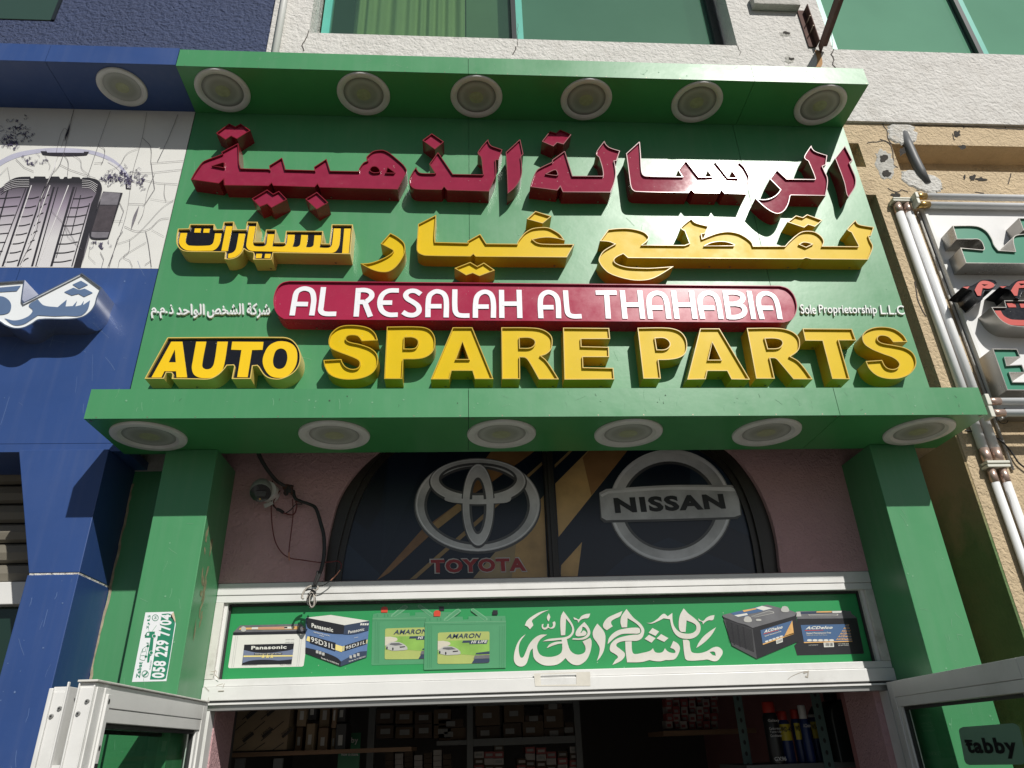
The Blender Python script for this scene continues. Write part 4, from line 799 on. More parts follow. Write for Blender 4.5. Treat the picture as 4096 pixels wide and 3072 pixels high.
for a, b, c, d in ((XI0, XI0 + .01, ZI0, ZI1), (XI1 - .01, XI1, ZI0, ZI1)): box('gasket', a, b, YPR - .012, YPR - .002, c, d, MAT['gasket'], hd)
box('gasket', XI0 + .0101, XI1 - .0101, YPR - .014, YPR - .002, ZI1 - .012, ZI1, MAT['gasket'], hd)
pgreen = M('print_green', (.028, .26, .085), .26, var=.04, vscale=3, speck=.5)
pn = box('printed_panel', XI0, XI1, YPR, YPR + .02, ZI0, ZI1, pgreen, hd, label='green printed panel with car batteries and white Arabic calligraphy')
# old tape remains and smudges on the bottom rail
tape = M('tape', (.60, .575, .51), .6, var=.1, vscale=10)
o = sheetp('tape', ['@T8 1320,1062 1675,1050 1678,1140 1328,1142', '@T8 1362,1066 1588,1060 1588,1130 1364,1134'], Y0 - .0075, tape, hd)
def pp_(name, s, k, mat, par=None, **kw): return sheetp(name, s, YPR - .0005 * k, mat, par or pn, **kw)
PK = M('print_ink_black', (.016, .016, .020), .3, var=.1, vscale=20, speck=.3); PW = M('print_white', (.62, .62, .58), .32, var=.05, vscale=8, dirt=.1); PG = M('print_grey_mid', (.13, .13, .14), .3, var=.15, vscale=20)
PS = M('print_steel', (.42, .42, .40), .3); PB = M('print_blue', (.10, .17, .33), .3, var=.1, vscale=9); PY = M('print_yellow', (.72, .60, .22), .3); PD = M('print_slate_blue', (.035, .05, .09), .3)
PR = M('print_red', (.55, .06, .03), .3); PO = M('print_orange', (.62, .36, .13), .3, var=.1, vscale=30)
def ppt(name, s, t, bl, br, tl, k, mat, bold=0.02, par=None): return text(name, s, t, bl, br, tl, YPR - .0005 * k, mat, par or pn, bold=bold)
# battery: pale case
b1 = pp_('battery_picture', '@PA 248,480 1290,460 1225,905 1205,920 195,942 182,925', 1, PW)
pp_('print_lid', '@PA 345,350 1190,330 1292,425 1290,462 250,488 250,450', 2, PG, b1); pp_('print_lid_edge', '@PA 252,448 1292,425 1292,465 250,486', 3, PK, b1)
pp_('print_lid_label', '@PA 345,385 1160,362 1240,400 1150,405 330,408', 3, PO, b1); pp_('print_lid_label', '@PA 600,383 1000,372 1000,390 600,400', 4, M('print_salmon', (.50, .25, .2), .3), b1)
pp_('print_lid_label', '@PA 510,378 597,375 592,402 505,405', 4, PW, b1); pp_('print_lid_label', '@PA 955,370 1080,366 1085,395 960,398', 4, PW, b1)
for x in (395, 1182): pp_('print_terminal', '@PA %d,370 %d,362 %d,375 %d,425 %d,438~ %d,428' % (x - 28, x, x + 28, x + 36, x, x - 38), 5, PS if x < 900 else PG, b1)
for x, y in ((275, 930), (300, 930), (1165, 915), (1190, 915)): pp_('print_rib', '@PA %d,490 %d,490 %d,%d %d,%d' % (x + 10, x + 17, x - 40 if x < 700 else x - 30, y, x - 48 if x < 700 else x - 38, y), 2, M('print_rib', (.47, .47, .45), .3) if 'print_rib' not in MAT else MAT['print_rib'], b1)
pp_('print_label', '@PA 405,617 1093,600 1058,882 372,896', 3, PK, b1); pp_('print_label_band', '@PA 396,690 560,725~ 760,728~ 1000,700~ 1085,680 1066,820 900,835~ 700,840~ 500,850~ 380,870', 4, M('print_band', (.15, .18, .27), .3), b1)
pp_('print_label_arc', '@PA 380,872 480,840~ 620,826~ 780,828~ 930,840~ 1062,830 1058,882 372,896', 5, PK, b1); pp_('print_label_stripe', '@PA 396,768 1075,762 1072,780 392,788', 5, PY, b1)
for x in (668, 728, 788):
    m = MB(); c = TP_('PA', x, 780, YPR); m.add([c + Vector(((.0105 if j % 2 == 0 else .0045) * math.sin(j * math.pi / 5), -.0034, (.0105 if j % 2 == 0 else .0045) * math.cos(j * math.pi / 5))) for j in range(10)], [tuple(range(10))]); m.build('print_star', PY, b1)
ppt('lettering', 'Panasonic', 'PA', (500, 686), (988, 674), (503, 636), 6, PW, .035, b1); pp_('print_caption_box', '@PA 545,736 930,728 926,752 542,760', 6, PK, b1); ppt('lettering', 'MAINTENANCE FREE CAR BATTERY', 'PA', (552, 754), (920, 748), (554, 738), 7, PW, .01, b1)
ppt('lettering', 'Panasonic Corporation', 'PA', (370, 914), (578, 908), (371, 903), 4, PG, .0, b1); ppt('lettering', 'Made in Thailand', 'PA', (898, 902), (1055, 898), (899, 890), 4, PG, .0, b1); ppt('lettering', 'UPPER LEVEL', 'PA', (975, 553), (1100, 549), (976, 543), 4, PG, .0, b1); ppt('lettering', 'LOWER LEVEL', 'PA', (968, 592), (1095, 588), (969, 581), 4, PG, .0, b1)
# carton
b2 = pp_('carton_picture', '@PA 1255,245 1600,208 2135,290 2095,790 1732,918 1250,735', 4, PB)
pp_('print_top', '@PA 1262,243 1600,206 2133,288 1790,348', 8, PW, b2); pp_('print_front_top', '@PA 1262,243 1790,348 1778,470 1600,460~ 1400,420~ 1280,375~', 8, PK, b2); pp_('print_side_top', '@PA 1790,348 2133,290 2120,420 2000,455~ 1880,475~ 1778,472', 8.5, PD, b2)
pp_('print_front_stripe', '@PA 1280,500 1760,640 1752,720 1262,560', 8, PY, b2); pp_('print_side_stripe', '@PA 1760,640 2112,545 2105,600 1752,712', 8.5, M('print_yellow_dim', (.50, .46, .24), .3), b2)
pp_('print_front_foot', '@PA 1250,655 1400,690~ 1560,740~ 1690,800~ 1742,850 1732,918 1250,735', 8, PK, b2); pp_('print_side_foot', '@PA 1742,850 1850,790~ 1980,720~ 2100,705 2095,790 1732,918', 8.5, PD, b2)
ppt('lettering', 'Panasonic', 'PA', (1335, 378), (1632, 446), (1335, 318), 9.5, PW, .035, b2); ppt('lettering', 'Panasonic', 'PA', (1840, 466), (2062, 422), (1842, 424), 9.5, PW, .02, b2)
pp_('lettering_band', '@PA 1312,492 1668,592 1662,706 1312,592', 9, PK, b2); pp_('lettering_band', '@PA 1795,628 2090,538 2088,608 1788,704', 9, PK, b2)
ppt('lettering', '95D31L', 'PA', (1328, 576), (1652, 688), (1328, 506), 10, PW, .015, b2); ppt('lettering', '95D31L', 'PA', (1803, 688), (2076, 604), (1810, 640), 10, PW, .015, b2)
ppt('lettering', 'MAINTENANCE FREE CAR BATTERY', 'PA', (1364, 452), (1588, 506), (1366, 434), 9.5, PW, .01, b2); ppt('lettering', '***', 'PA', (1438, 502), (1505, 518), (1440, 482), 9.5, PW, .03, b2); ppt('lettering', '***', 'PA', (1922, 535), (1978, 522), (1924, 520), 9.5, PW, .03, b2)
ppt('lettering', 'Reorder No. N-105D31R-FS', 'PA', (1468, 808), (1712, 900), (1468, 786), 9.5, PW, .01, b2); ppt('lettering', 'Reorder No. N-105D31R-FS', 'PA', (1850, 858), (2080, 788), (1852, 838), 9.5, PW, .01, b2)
for x, y in ((1412, 715), (1454, 728), (1497, 745), (1876, 785), (1930, 770), (1980, 752)): pp_('print_icon', '@PA %d,%d %d,%d %d,%d %d,%d' % (x - 17, y - 20, x + 17, y - 18, x + 18, y + 24, x - 17, y + 20), 9.6, PS, b2)
for k in range(4): pp_('print_icon', '@PA %d,325 %d,318 %d,346 %d,352' % (2010 + 30 * k, 2034 + 30 * k, 2032 + 30 * k, 2008 + 30 * k), 9.6, PW, b2)
# green batteries
bgc = M('print_case_green', (.075, .27, .13), .3, var=.06, vscale=6); bgd = M('print_case_dark', (.05, .22, .10), .3); bgl = M('print_case_light', (.15, .36, .20), .3); lime = M('print_lime', (.36, .42, .13), .3, var=.06, vscale=12); lime2 = M('print_leaf', (.22, .40, .08), .3, var=.15, vscale=14)
def amaron(dx, dy, k, sc=1.0):
    def q(s):
        out = []
        for tok in s.split():
            c = '~' if tok.endswith('~') else ''; a, b = tok.rstrip('~').split(','); out.append('%.1f,%.1f%s' % (870 + (float(a) - 870) * sc + dx, 600 + (float(b) - 600) * sc + dy, c))
        return '@AM ' + ' '.join(out)
    def qq(x, y): return (870 + (x - 870) * sc + dx, 600 + (y - 600) * sc + dy)
    b = pp_('battery_picture', q('898,262 960,250 1440,245 1445,290 1522,285 1528,240 1860,235 2068,235 2080,345 2078,1000 875,1030 868,1015 882,400 885,330'), k, bgc)
    pp_('print_lid_line', q('885,330 2078,310 2078,318 885,338'), k + 1, bgl, b); pp_('print_lid_line', q('884,362 2078,345 2078,350 884,368'), k + 1, bgd, b)
    for x in (925, 955, 980, 1985, 2020, 2050): pp_('print_rib', q('%d,380 %d,380 %d,1000 %d,1002' % (x, x + 8, x + 2, x - 6)), k + 1, bgd, b)
    for x in (950, 1060, 1110, 1846, 2002): pp_('print_slot', q('%d,268 %d,267 %d,305 %d,306' % (x, x + 14, x + 14, x)), k + 1, bgd, b)
    pp_('print_handle', q('1160,310 1215,310 1415,165~ 1375,128 1340,140 1170,275~'), k + 1, bgl, b); pp_('print_handle', q('1565,130 1600,122 1800,265~ 1805,300 1760,305 1565,160'), k + 1, bgl, b)
    pp_('print_handle_fill', q('1172,300 1208,300 1400,165 1375,140 1345,148'), k + 2, bgc, b); pp_('print_handle_fill', q('1576,138 1600,132 1790,272 1790,295 1766,295 1576,158'), k + 2, bgc, b)
    pp_('print_terminal', q('1025,165~ 1105,165~ 1110,240 1015,240'), k + 3, PR, b); pp_('print_terminal', q('1885,150 1955,150 1960,215 1880,218'), k + 3, PK, b)
    pp_('print_label', q('1075,495 1100,480~ 1820,464~ 1836,480 1836,905 1820,928~ 1085,942~ 1068,925'), k + 3, lime, b); pp_('print_label_scene', q('1073,602 1836,586 1836,800 1620,815 1400,800 1072,800'), k + 4, lime2, b)
    pp_('print_label_glow', q('1073,604 1160,602 1260,640~ 1180,690~ 1072,740'), k + 5, M('print_glow', (.55, .52, .42), .3) if 'print_glow' not in MAT else MAT['print_glow'], b)
    pp_('print_car', q('1085,775 1090,740~ 1150,690~ 1220,680~ 1300,690~ 1370,725~ 1405,760 1405,795~ 1300,808~ 1190,812~ 1100,790'), k + 6, PS, b); pp_('print_car_glass', q('1160,700 1280,695 1340,725 1230,735 1140,722'), k + 7, PG, b)
    for x, y in ((1102, 770), (1190, 785)): pp_('print_car_wheel', q('%d,%d~ %d,%d~ %d,%d~ %d,%d~' % (x - 10, y, x, y - 22, x + 12, y, x, y + 22)), k + 7, PK, b)
    pp_('print_car_grille', q('1290,752 1375,745 1370,760 1300,768'), k + 7, PK, b)
    pp_('print_banner', q('1445,598 1815,588 1795,645 1535,650 1545,628 1432,630'), k + 6, PD, b); pp_('print_corner', q('1612,870 1836,862 1836,905 1820,922~ 1575,932'), k + 6, PD, b); pp_('print_corner', q('1640,780 1836,755 1836,795 1628,802'), k + 6, PD, b); pp_('print_corner', q('1620,818 1836,808 1836,860 1600,868'), k + 6, PG, b)
    ppt('lettering', 'AMARON', 'AM', qq(1200, 568), qq(1692, 555), qq(1222, 500), k + 7, PD, .015, b)
    ppt('lettering', 'HI LIFE', 'AM', qq(1562, 640), qq(1790, 634), qq(1578, 598), k + 7.5, PW, .03, b)
amaron(-775, -62, 2, .985); amaron(0, 0, 11)
# dark batteries
b3 = pp_('battery_picture', '@AC 1120,240 1790,215 1925,290 1960,310 2060,800 2050,812 1135,835 1095,700 1150,640 1130,300', 2, PK)
pp_('print_lid', '@AC 1150,225 1800,215 1920,280 1960,320 1135,330 1125,260', 3, PG, b3); pp_('print_lid_label', '@AC 1185,235 1400,226 1790,220 1740,250 1170,262', 4, PD, b3); pp_('print_lid_label', '@AC 1405,226 1612,222 1615,240 1400,243', 5, PO, b3); pp_('print_lid_label', '@AC 1615,222 1760,220 1745,245 1625,248', 5, PW, b3)
pp_('print_handle', '@AC 1285,270 1705,260 1700,282 1660,290 1310,292', 5, PS, b3); pp_('print_handle_fill', '@AC 1300,276 1690,266 1682,280 1655,284 1315,286', 6, PG, b3)
for x, y in ((1150, 262), (1850, 255)): pp_('print_terminal', '@AC %d,%d %d,%d %d,%d %d,%d' % (x - 28, y - 30, x + 28, y - 32, x + 45, y + 34, x - 45, y + 38), 6, PS if x < 1500 else PG, b3)
ACB = M('print_battery_blue', (.06, .12, .24), .3)
pp_('print_label', '@AC 1185,415 1845,402 1898,645 1232,662', 4, ACB, b3); pp_('print_label_stripe', '@AC 1225,650 1898,632 1900,646 1232,664', 5, PO, b3)
ppt('lettering', 'ACDelco', 'AC', (1252, 476), (1620, 468), (1272, 434), 6, PW, .05, b3); pp_('print_underline', '@AC 1243,486 1500,482 1500,488 1243,495', 6, PR, b3); ppt('lettering', 'Sealed Maintenance Free', 'AC', (1262, 540), (1603, 532), (1264, 516), 6, PW, .02, b3); ppt('lettering', 'PREMIUM Car and Truck Battery', 'AC', (1266, 568), (1552, 562), (1268, 550), 6, PS, .01, b3)
for k in range(6): ppt('lettering', 'ACDelco'[:3 + min(4, k)], 'AC', (1800 - 26 * k, 432 + 38 * k), (1850 + 8 * k, 430 + 38 * k), (1808 - 26 * k, 408 + 38 * k), 6, PO, .04, b3)
for k in range(5): pp_('print_icon', '@AC %d,%d~ %d,%d~ %d,%d~ %d,%d~' % (1272 + 76 * k, 627, 1307 + 76 * k, 611, 1341 + 76 * k, 625, 1307 + 76 * k, 641), 6, PW, b3)
pp_('print_barcode', '@AC 1500,658 1640,654 1646,718 1508,722', 7, PW, b3)
for k in range(7): pp_('print_bar', '@AC %d,664 %d,664 %d,706 %d,707' % (1518 + 17 * k, 1524 + 17 * k + k % 3 * 3, 1528 + 17 * k + k % 3 * 3, 1523 + 17 * k), 8, PK, b3)
ppt('lettering', '12V 520CCA', 'AC', (1702, 682), (1850, 678), (1700, 668), 4, PW, .0, b3); ppt('lettering', '54 AH 95 RC', 'AC', (1704, 704), (1850, 700), (1702, 690), 4, PW, .0, b3); ppt('lettering', '22F520SMF', 'AC', (1295, 702), (1428, 698), (1293, 686), 4, PS, .0, b3)
b4 = pp_('battery_picture', '@AC 105,275 720,132 1050,215 1130,245 1125,300 1155,640 580,882 235,700 150,430 125,330', 9, PK)
pp_('print_side', '@AC 118,335 520,470 580,882 235,700', 10, M('print_charcoal', (.06, .06, .065), .3, var=.1, vscale=10), b4); pp_('print_lid', '@AC 105,275 720,132 1050,215 1128,245 1100,290 520,455 430,410 320,385 110,300', 11, PG, b4)
m = MB()
for k in range(17):
    y = 355 + k * 17.5
    m.add(*stroke_vf(path('@AC %d,%d %d,%d' % (140 + k * 3.4, y, 505 + k * 2, y + 128 + k * 1.5), YPR, closed=False), .0022, YPR - .0062 - .00001 * k))
m.build('print_fins', PK, b4, kind='stuff')
m = MB()
for k in range(3): m.add(*stroke_vf(path('@AC %d,%d %d,%d' % (225 + 80 * k, 385 + 28 * k, 265 + 80 * k, 690 + 30 * k), YPR, closed=False), .006, YPR - .0064))
m.build('print_posts', PK, b4, kind='stuff')
pp_('print_lid_label', '@AC 215,250 640,150 800,185 570,245 455,262 450,290 310,305', 12, ACB, b4); pp_('print_lid_label', '@AC 380,212 560,180 575,195 400,235', 13, PO, b4); pp_('print_lid_label', '@AC 555,180 650,150 795,183 670,215', 13, PW, b4); pp_('print_lid_label', '@AC 265,280 440,250 455,275 320,302', 13, PW, b4)
pp_('print_handle', '@AC 495,295 745,215 810,230 820,250 560,308', 12, PS, b4); pp_('print_handle_fill', '@AC 510,294 745,221 800,234 806,246 560,302', 13, M('print_lid_grey', (.17, .17, .175), .3), b4)
for x, y in ((455, 335), (970, 195)): pp_('print_terminal', '@AC %d,%d %d,%d~ %d,%d %d,%d~ %d,%d~ %d,%d~' % (x - 40, y - 35, x, y - 42, x + 35, y - 30, x + 55, y + 25, x, y + 42, x - 55, y + 22), 14, PS, b4)
pp_('print_knob', '@AC 565,345~ 605,330~ 642,345~ 605,360~', 14, PS, b4)
pp_('print_label', '@AC 628,488 1068,352 1090,535 662,688', 12, ACB, b4); pp_('print_label_stripe', '@AC 660,672 1090,522 1092,538 662,690', 13, PO, b4); pp_('print_label_gold', '@AC 1068,352 1090,535 952,578', 13, PO, b4)
ppt('lettering', 'ACDelco', 'AC', (678, 528), (930, 462), (690, 482), 14, PW, .05, b4); ppt('lettering', 'Sealed Maintenance Free', 'AC', (686, 578), (915, 508), (686, 560), 14, PW, .02, b4); pp_('print_underline', '@AC 670,536 880,480 880,486 670,544', 14, PR, b4)
for k in range(5): pp_('print_icon', '@AC %d,%d~ %d,%d~ %d,%d~ %d,%d~' % (692 + 50 * k, 644 - 17 * k, 714 + 50 * k, 630 - 17 * k, 738 + 50 * k, 632 - 17 * k, 714 + 50 * k, 655 - 17 * k), 14, PW, b4)
pp_('print_barcode', '@AC 842,625 935,590 938,648 850,678', 14, PW, b4)
for k in range(5): pp_('print_bar', '@AC %d,%d %d,%d %d,%d %d,%d' % (855 + 16 * k, 632 - 6 * k, 861 + 16 * k, 630 - 6 * k, 864 + 16 * k, 662 - 6 * k, 858 + 16 * k, 664 - 6 * k), 15, PK, b4)
# calligraphy
cal = M('calligraphy_white', (.60, .58, .53), .35, var=.06, vscale=5, dirt=.35, dcol=(.45, .38, .28), dscale=9)
for s in ('@CG 205,335 150,410~ 135,480~ 150,560~ 175,565~ 200,520~ 235,440~ 290,375~ 350,342~ 415,340 350,385~ 318,440~ 320,490~ 350,540~ 420,560~ 500,550~ 550,520~ 563,480~ 562,450 560,428~ 480,445~ 408,475 440,435~ 500,412~ 558,408 556,390 470,400~ 370,407 420,385~ 500,375~ 590,365~ 640,340~ 660,300~ 650,250~ 600,182 592,345 550,348 543,240~ 550,160~ 575,110 620,170~ 665,240~ 680,290~ 672,330~ 640,370~ 608,385 620,440~ 645,500~ 690,532~ 740,535~ 785,510~ 790,460~ 762,408 838,372 850,400~ 850,450~ 835,520~ 800,590~ 750,630~ 710,641~ 660,630~ 620,600~ 595,570 560,605~ 510,635~ 440,645~ 380,640~ 320,610~ 285,570~ 275,520~ 273,475 250,500~ 230,570~ 210,625~ 180,650~ 140,652~ 105,630~ 88,590~ 92,520~ 120,430~ 160,370~',
          '@CG 437,95 370,125~ 290,180~ 265,205~ 275,235~ 278,250 245,288 222,262 195,250 215,205~ 260,165~ 340,120~', '@CG 430,130 445,165~ 438,190~ 430,212 418,195~ 412,170~', '@CG 362,240 380,235 375,262~ 390,272~ 410,262~ 418,235 432,235 432,262~ 448,272~ 470,255~ 468,220 490,212~ 495,245~ 480,275~ 450,282~ 425,275~ 405,288~ 380,290~ 362,270~',
          '@CG 673,168 700,180~ 725,190~ 750,160~ 790,140~ 838,133 820,175~ 780,182~ 745,195~ 718,225 712,200~ 680,190~', '@CG 780,215 820,265~ 838,310~ 830,350~ 790,382~ 730,392~ 658,388 670,375 740,375~ 790,355~ 812,320~ 790,275~ 762,262 755,300 745,325~ 770,300~ 800,320~ 790,345~ 750,355~ 700,352~ 695,320~ 720,275~',
          '@CG 908,232 960,290~ 985,340~ 985,420~ 970,500~ 935,565~ 902,600 925,530~ 930,470~ 905,420~ 870,370~ 862,320~ 880,275~', '@CG 1155,108 1130,160~ 1080,185~ 1045,210~ 1045,235~ 1060,258 1000,298 965,265~ 970,225~ 1010,175~ 1080,140~',
          '@CG 1195,88 1260,170~ 1330,230~ 1365,280~ 1368,320~ 1345,375~ 1300,400~ 1240,402~ 1160,405~ 1105,425~ 1095,450~ 1130,480~ 1175,520~ 1178,550~ 1150,590~ 1110,615~ 1055,638 1085,590~ 1110,560~ 1080,530~ 1035,500~ 1032,460~ 1050,420~ 1100,380~ 1180,355~ 1260,342~ 1322,335~ 1340,300~ 1300,240~ 1205,178 1200,268 1148,270 1135,220~ 1145,160~',
          '@CG 1008,435 1020,380~ 1060,330~ 1120,295~ 1220,275~ 1300,272~ 1325,285~ 1322,325~ 1250,330~ 1150,335~ 1080,370~ 1035,410~', '@CG 1182,408 1245,405 1250,500~ 1270,530~ 1350,520~ 1425,500~ 1455,475 1475,510~ 1510,520~ 1550,510~ 1572,475 1600,505~ 1640,520~ 1675,515~ 1660,485~ 1625,470 1655,402 1700,430~ 1720,470~ 1705,530~ 1670,580~ 1620,590~ 1580,590 1530,602~ 1470,600~ 1420,590 1340,610~ 1200,613 1185,500',
          '@CG 1450,275 1515,310 1480,353 1412,322', '@CG 1415,342 1480,375 1440,420 1372,382', '@CG 1535,335 1607,375 1565,412 1490,378', '@CG 1392,225 1440,222~ 1500,185~ 1560,135~ 1600,160 1645,127 1648,200~ 1665,260~ 1710,310~ 1770,330~ 1840,325~ 1880,290~ 1870,240~ 1785,200 1775,315 1722,305~ 1708,230~ 1720,150~ 1757,82 1800,130~ 1870,185~ 1915,235~ 1922,290~ 1900,340~ 1850,375~ 1790,382~ 1720,370~ 1670,330~ 1640,270~ 1622,190 1560,180 1500,210~ 1440,232~',
          '@CG 1900,180 1925,200~ 1950,205~ 1980,175~ 2020,155~ 2060,148 2045,195~ 2000,200~ 1970,215~ 1945,240 1938,215~ 1905,205', '@CG 2075,267 2040,330~ 1990,390~ 1930,440~ 1880,472 1905,420~ 1950,360~ 2010,310~',
          '@CG 1748,392 1790,390 1812,405~ 1820,460~ 1835,510~ 1870,522~ 1930,520~ 1990,500~ 2040,470~ 2090,460~ 2130,485~ 2140,520~ 2120,560~ 2090,595~ 2050,602~ 1990,585~ 1950,590 1800,595~ 1770,570~|@CG 2010,510 2060,510~ 2072,548 2040,540~'):
    pp_('calligraphy', s.split('|'), 6, cal)

# ------------------------------------------------------------------ pillar sticker
stk = thing('phone_sticker', 'white and green phone number sticker, printed sideways, on the left green pillar', 'sticker', P(*T('ST', 560, 800), YPI))
YS = YPI - .0008
def ss(name, s, k, mat): return sheetp(name, s, YS - .0004 * k, mat, stk)
SG = M('sticker_green', (.02, .20, .11), .4); SW = M('sticker_white', (.70, .72, .74), .4)
ss('sheet', '@ST 400,145 950,130 985,330 990,380 808,1485 135,1502', 0, SW); ss('green_band', '@ST 720,175 880,172~ 925,250 975,350 970,400 800,1420~ 745,1455 485,1455', 1, SG)
ss('peeled_corner', '@ST 905,180 950,135 985,330~ 950,280~', 3, M('sticker_back', (.55, .45, .33), .6)); ss('peeled_shadow', '@ST 905,180 950,280~ 985,345 930,280~ 890,235', 2, PK)
def stt(s, a, b, c, k, mat, bold=.02): return text('lettering', s, 'ST', a, b, c, YS - .0004 * k, mat, stk, bold=bold)
stt('058 229 7704', (768, 1430), (935, 190), (515, 1420), 2, SW, .035)
stt('Zabat', (290, 1432), (345, 1112), (210, 1425), 1, SG, .04); stt('Al-Ain.U.A.E', (497, 1265), (525, 1085), (468, 1262), 1, SG, .01)
stt('\uFE97\uFE91\uFE8E\uFE9B'[::1], (470, 480), (515, 195), (405, 470), 1, SG, .03); stt('24', (610, 280), (620, 225), (565, 275), 1, SG, .03)
ss('print_truck', '@ST 385,640 405,560~ 440,525~ 585,518 575,600 560,645 540,860 520,980 490,1000 470,1120 430,1125 440,1000 470,830 500,640', 1, SG); ss('print_truck_window', '@ST 420,600 430,545 475,540 468,595', 2, SW)
for x, y in ((570, 605), (512, 930)): ss('print_wheel', '@ST %d,%d~ %d,%d~ %d,%d~ %d,%d~' % (x - 42, y, x, y - 38, x + 42, y, x, y + 38), 2, SW); ss('print_wheel', '@ST %d,%d~ %d,%d~ %d,%d~ %d,%d~' % (x - 32, y, x, y - 30, x + 32, y, x, y + 30), 3, SG)
m = MB()
for s in ('420,740 455,760 435,800~ 380,830~ 330,900~ 305,980~ 290,1060 340,1080 385,1080 405,1000 440,850 455,790 460,740 420,738', '330,920 400,905 410,850', '310,990 385,985', '345,850 345,915'): m.add(*stroke_vf(path('@ST ' + s, YS, closed=False), .0015, YS - .0008))
for cx, cy, r in ((395, 1345, 66), (395, 1345, 56), (592, 250, 62), (592, 250, 56)): m.add(*stroke_vf([(TP_('ST', cx + r * math.cos(a * .314), cy + r * math.sin(a * .314), YS).x, TP_('ST', cx + r * math.cos(a * .314), cy + r * math.sin(a * .314), YS).z) for a in range(21)], .0012, YS - .0006))
m.add(*stroke_vf(path('@ST 360,1370 380,1365~ 415,1340~ 425,1312', YS, closed=False), .006, YS - .001))
m.build('print_outlines', SG, stk, kind='stuff')
for x, y in ((445, 800), (408, 1005)): ss('print_wheel', '@ST %d,%d~ %d,%d~ %d,%d~ %d,%d~' % (x - 26, y, x, y - 24, x + 26, y, x, y + 24), 2, SG)
# ------------------------------------------------------------------ entrance doors
def leaf(name, H, Fr, ztop, label, rail=.105, stile=.085, bead=.03, hinge_right=True, dist=None, thick=.045, side=1):
    """glazed aluminium leaf from the hinge H to the free edge Fr (both (x, y))"""
    O = Vector((H[0], H[1], 0)); U = (Vector((Fr[0], Fr[1], 0)) - O); Lg = U.length; U.normalize(); N = Vector((-U.y, U.x, 0)) * side
    t = thing(name, label, 'door', O)
    def b(nm, u0, u1, n0, n1, z0, z1, mat, bev=.002): return mesh(nm, *obox(O, U, N, u0, u1, n0, n1, z0, z1), MAT[mat], t, bevel=bev)
    h = thick / 2
    b('stile', 0, stile * .6, -h, h, .01, ztop, 'aluminium'); b('stile', Lg - stile, Lg, -h, h, .01, ztop, 'aluminium')
    b('top_rail', stile * .6 + .0005, Lg - stile - .0005, -h, h, ztop - rail * .62, ztop, 'aluminium'); b('top_rail', stile * .6 + .0005, Lg - stile - .0005, -h + .002, h - .002, ztop - rail, ztop - rail * .62 - .001, 'aluminium')
    b('bottom_rail', stile * .6 + .0005, Lg - stile - .0005, -h, h, .01, .2, 'aluminium')
    a0, a1 = stile * .6 + .0005, Lg - stile - .0005
    for q0, q1 in ((a0, a0 + bead), (a1 - bead, a1)): b('glazing_bead', q0, q1, -h + .006, h - .006, .2005, ztop - rail - .0005, 'aluminium')
    for q0, q1 in ((a0 + bead, a0 + bead + .008), (a1 - bead - .008, a1 - bead)): b('gasket', q0, q1, -.008, .008, .201, ztop - rail - .001, 'gasket', 0)
    b('gasket', a0 + bead + .0085, a1 - bead - .0085, -.008, .008, ztop - rail - .014, ztop - rail - .0015, 'gasket', 0)
    gv = [O + U * u + Vector((0, 0, z)) for u, z in ((a0 + bead, .202), (a1 - bead, .202), (a1 - bead, ztop - rail - .002), (a0 + bead, ztop - rail - .002))]; mesh('glass', gv, [(0, 1, 2, 3)], MAT['door_glass'], t)
    return t, O, U, N, Lg, b
t, O, U, N, Lg, b = leaf('door_leaf', (-1.112, .19), (-1.108, -.855), 2.014, 'open white aluminium glazed door on the left, with a latch and screws along its edge', side=1)
b('edge_cap', Lg + .0005, Lg + .004, -.019, .019, .02, 2.0, 'aluminium'); b('edge_lip', Lg + .0005, Lg + .009, -.0235, -.0195, .02, 2.012, 'aluminium'); b('edge_lip', Lg + .0005, Lg + .009, .0195, .0235, .02, 2.006, 'aluminium')
b('lock_profile', Lg - .088, Lg - .052, .0228, .031, .02, 2.002, 'aluminium'); b('lock_profile', Lg - .050, Lg - .004, .0228, .028, .02, 2.002, 'aluminium')
b('top_cap', .01, Lg + .012, -.027, .030, 2.0145, 2.021, 'aluminium_dirty'); b('top_gasket', .03, Lg - .02, -.012, .012, 2.0212, 2.024, 'gasket', 0)
def screws(bfn, uu, nn, zs, r=.0085):
    for z in zs:
        c = O + U * uu + N * nn + Vector((0, 0, z)); m = MB()
        ring_ = lambda rr, off: [c + U * off + N * (rr * math.cos(k * .6283)) + Vector((0, 0, rr * math.sin(k * .6283))) for k in range(10)]
        a = ring_(r, 0); c2 = ring_(r * .75, .004); m.add(a + c2, [(k, (k + 1) % 10, (k + 1) % 10 + 10, k + 10) for k in range(10)] + [tuple(range(10, 20))]); m.build('screw', MAT['track_steel'], t)
        m = MB(); m.add(ring_(r * .4, .0045), [tuple(range(10))]); m.build('screw_recess', MAT['gasket'], t)
screws(b, Lg + .0045, -.008, (1.93, 1.60, 1.34), .007); screws(b, Lg + .0045, .010, (1.962,), .007)
b('latch_plate', Lg - .080, Lg - .056, .0315, .040, 1.60, 1.985, 'aluminium'); b('latch_slot', Lg - .078, Lg - .058, .0402, .0412, 1.775, 1.80, 'gasket', 0); b('latch_slot', Lg - .078, Lg - .058, .0402, .0412, 1.695, 1.715, 'gasket', 0)
p = O + U * (Lg - .068) + N * .041 + Vector((0, 0, 1.70)); m = MB(); m.add(*tube([p, p + N * .008, p + N * .030, p + N * .040], .0095, 12)); m.build('latch_knob', MAT['white_acrylic'], t, smooth=True)
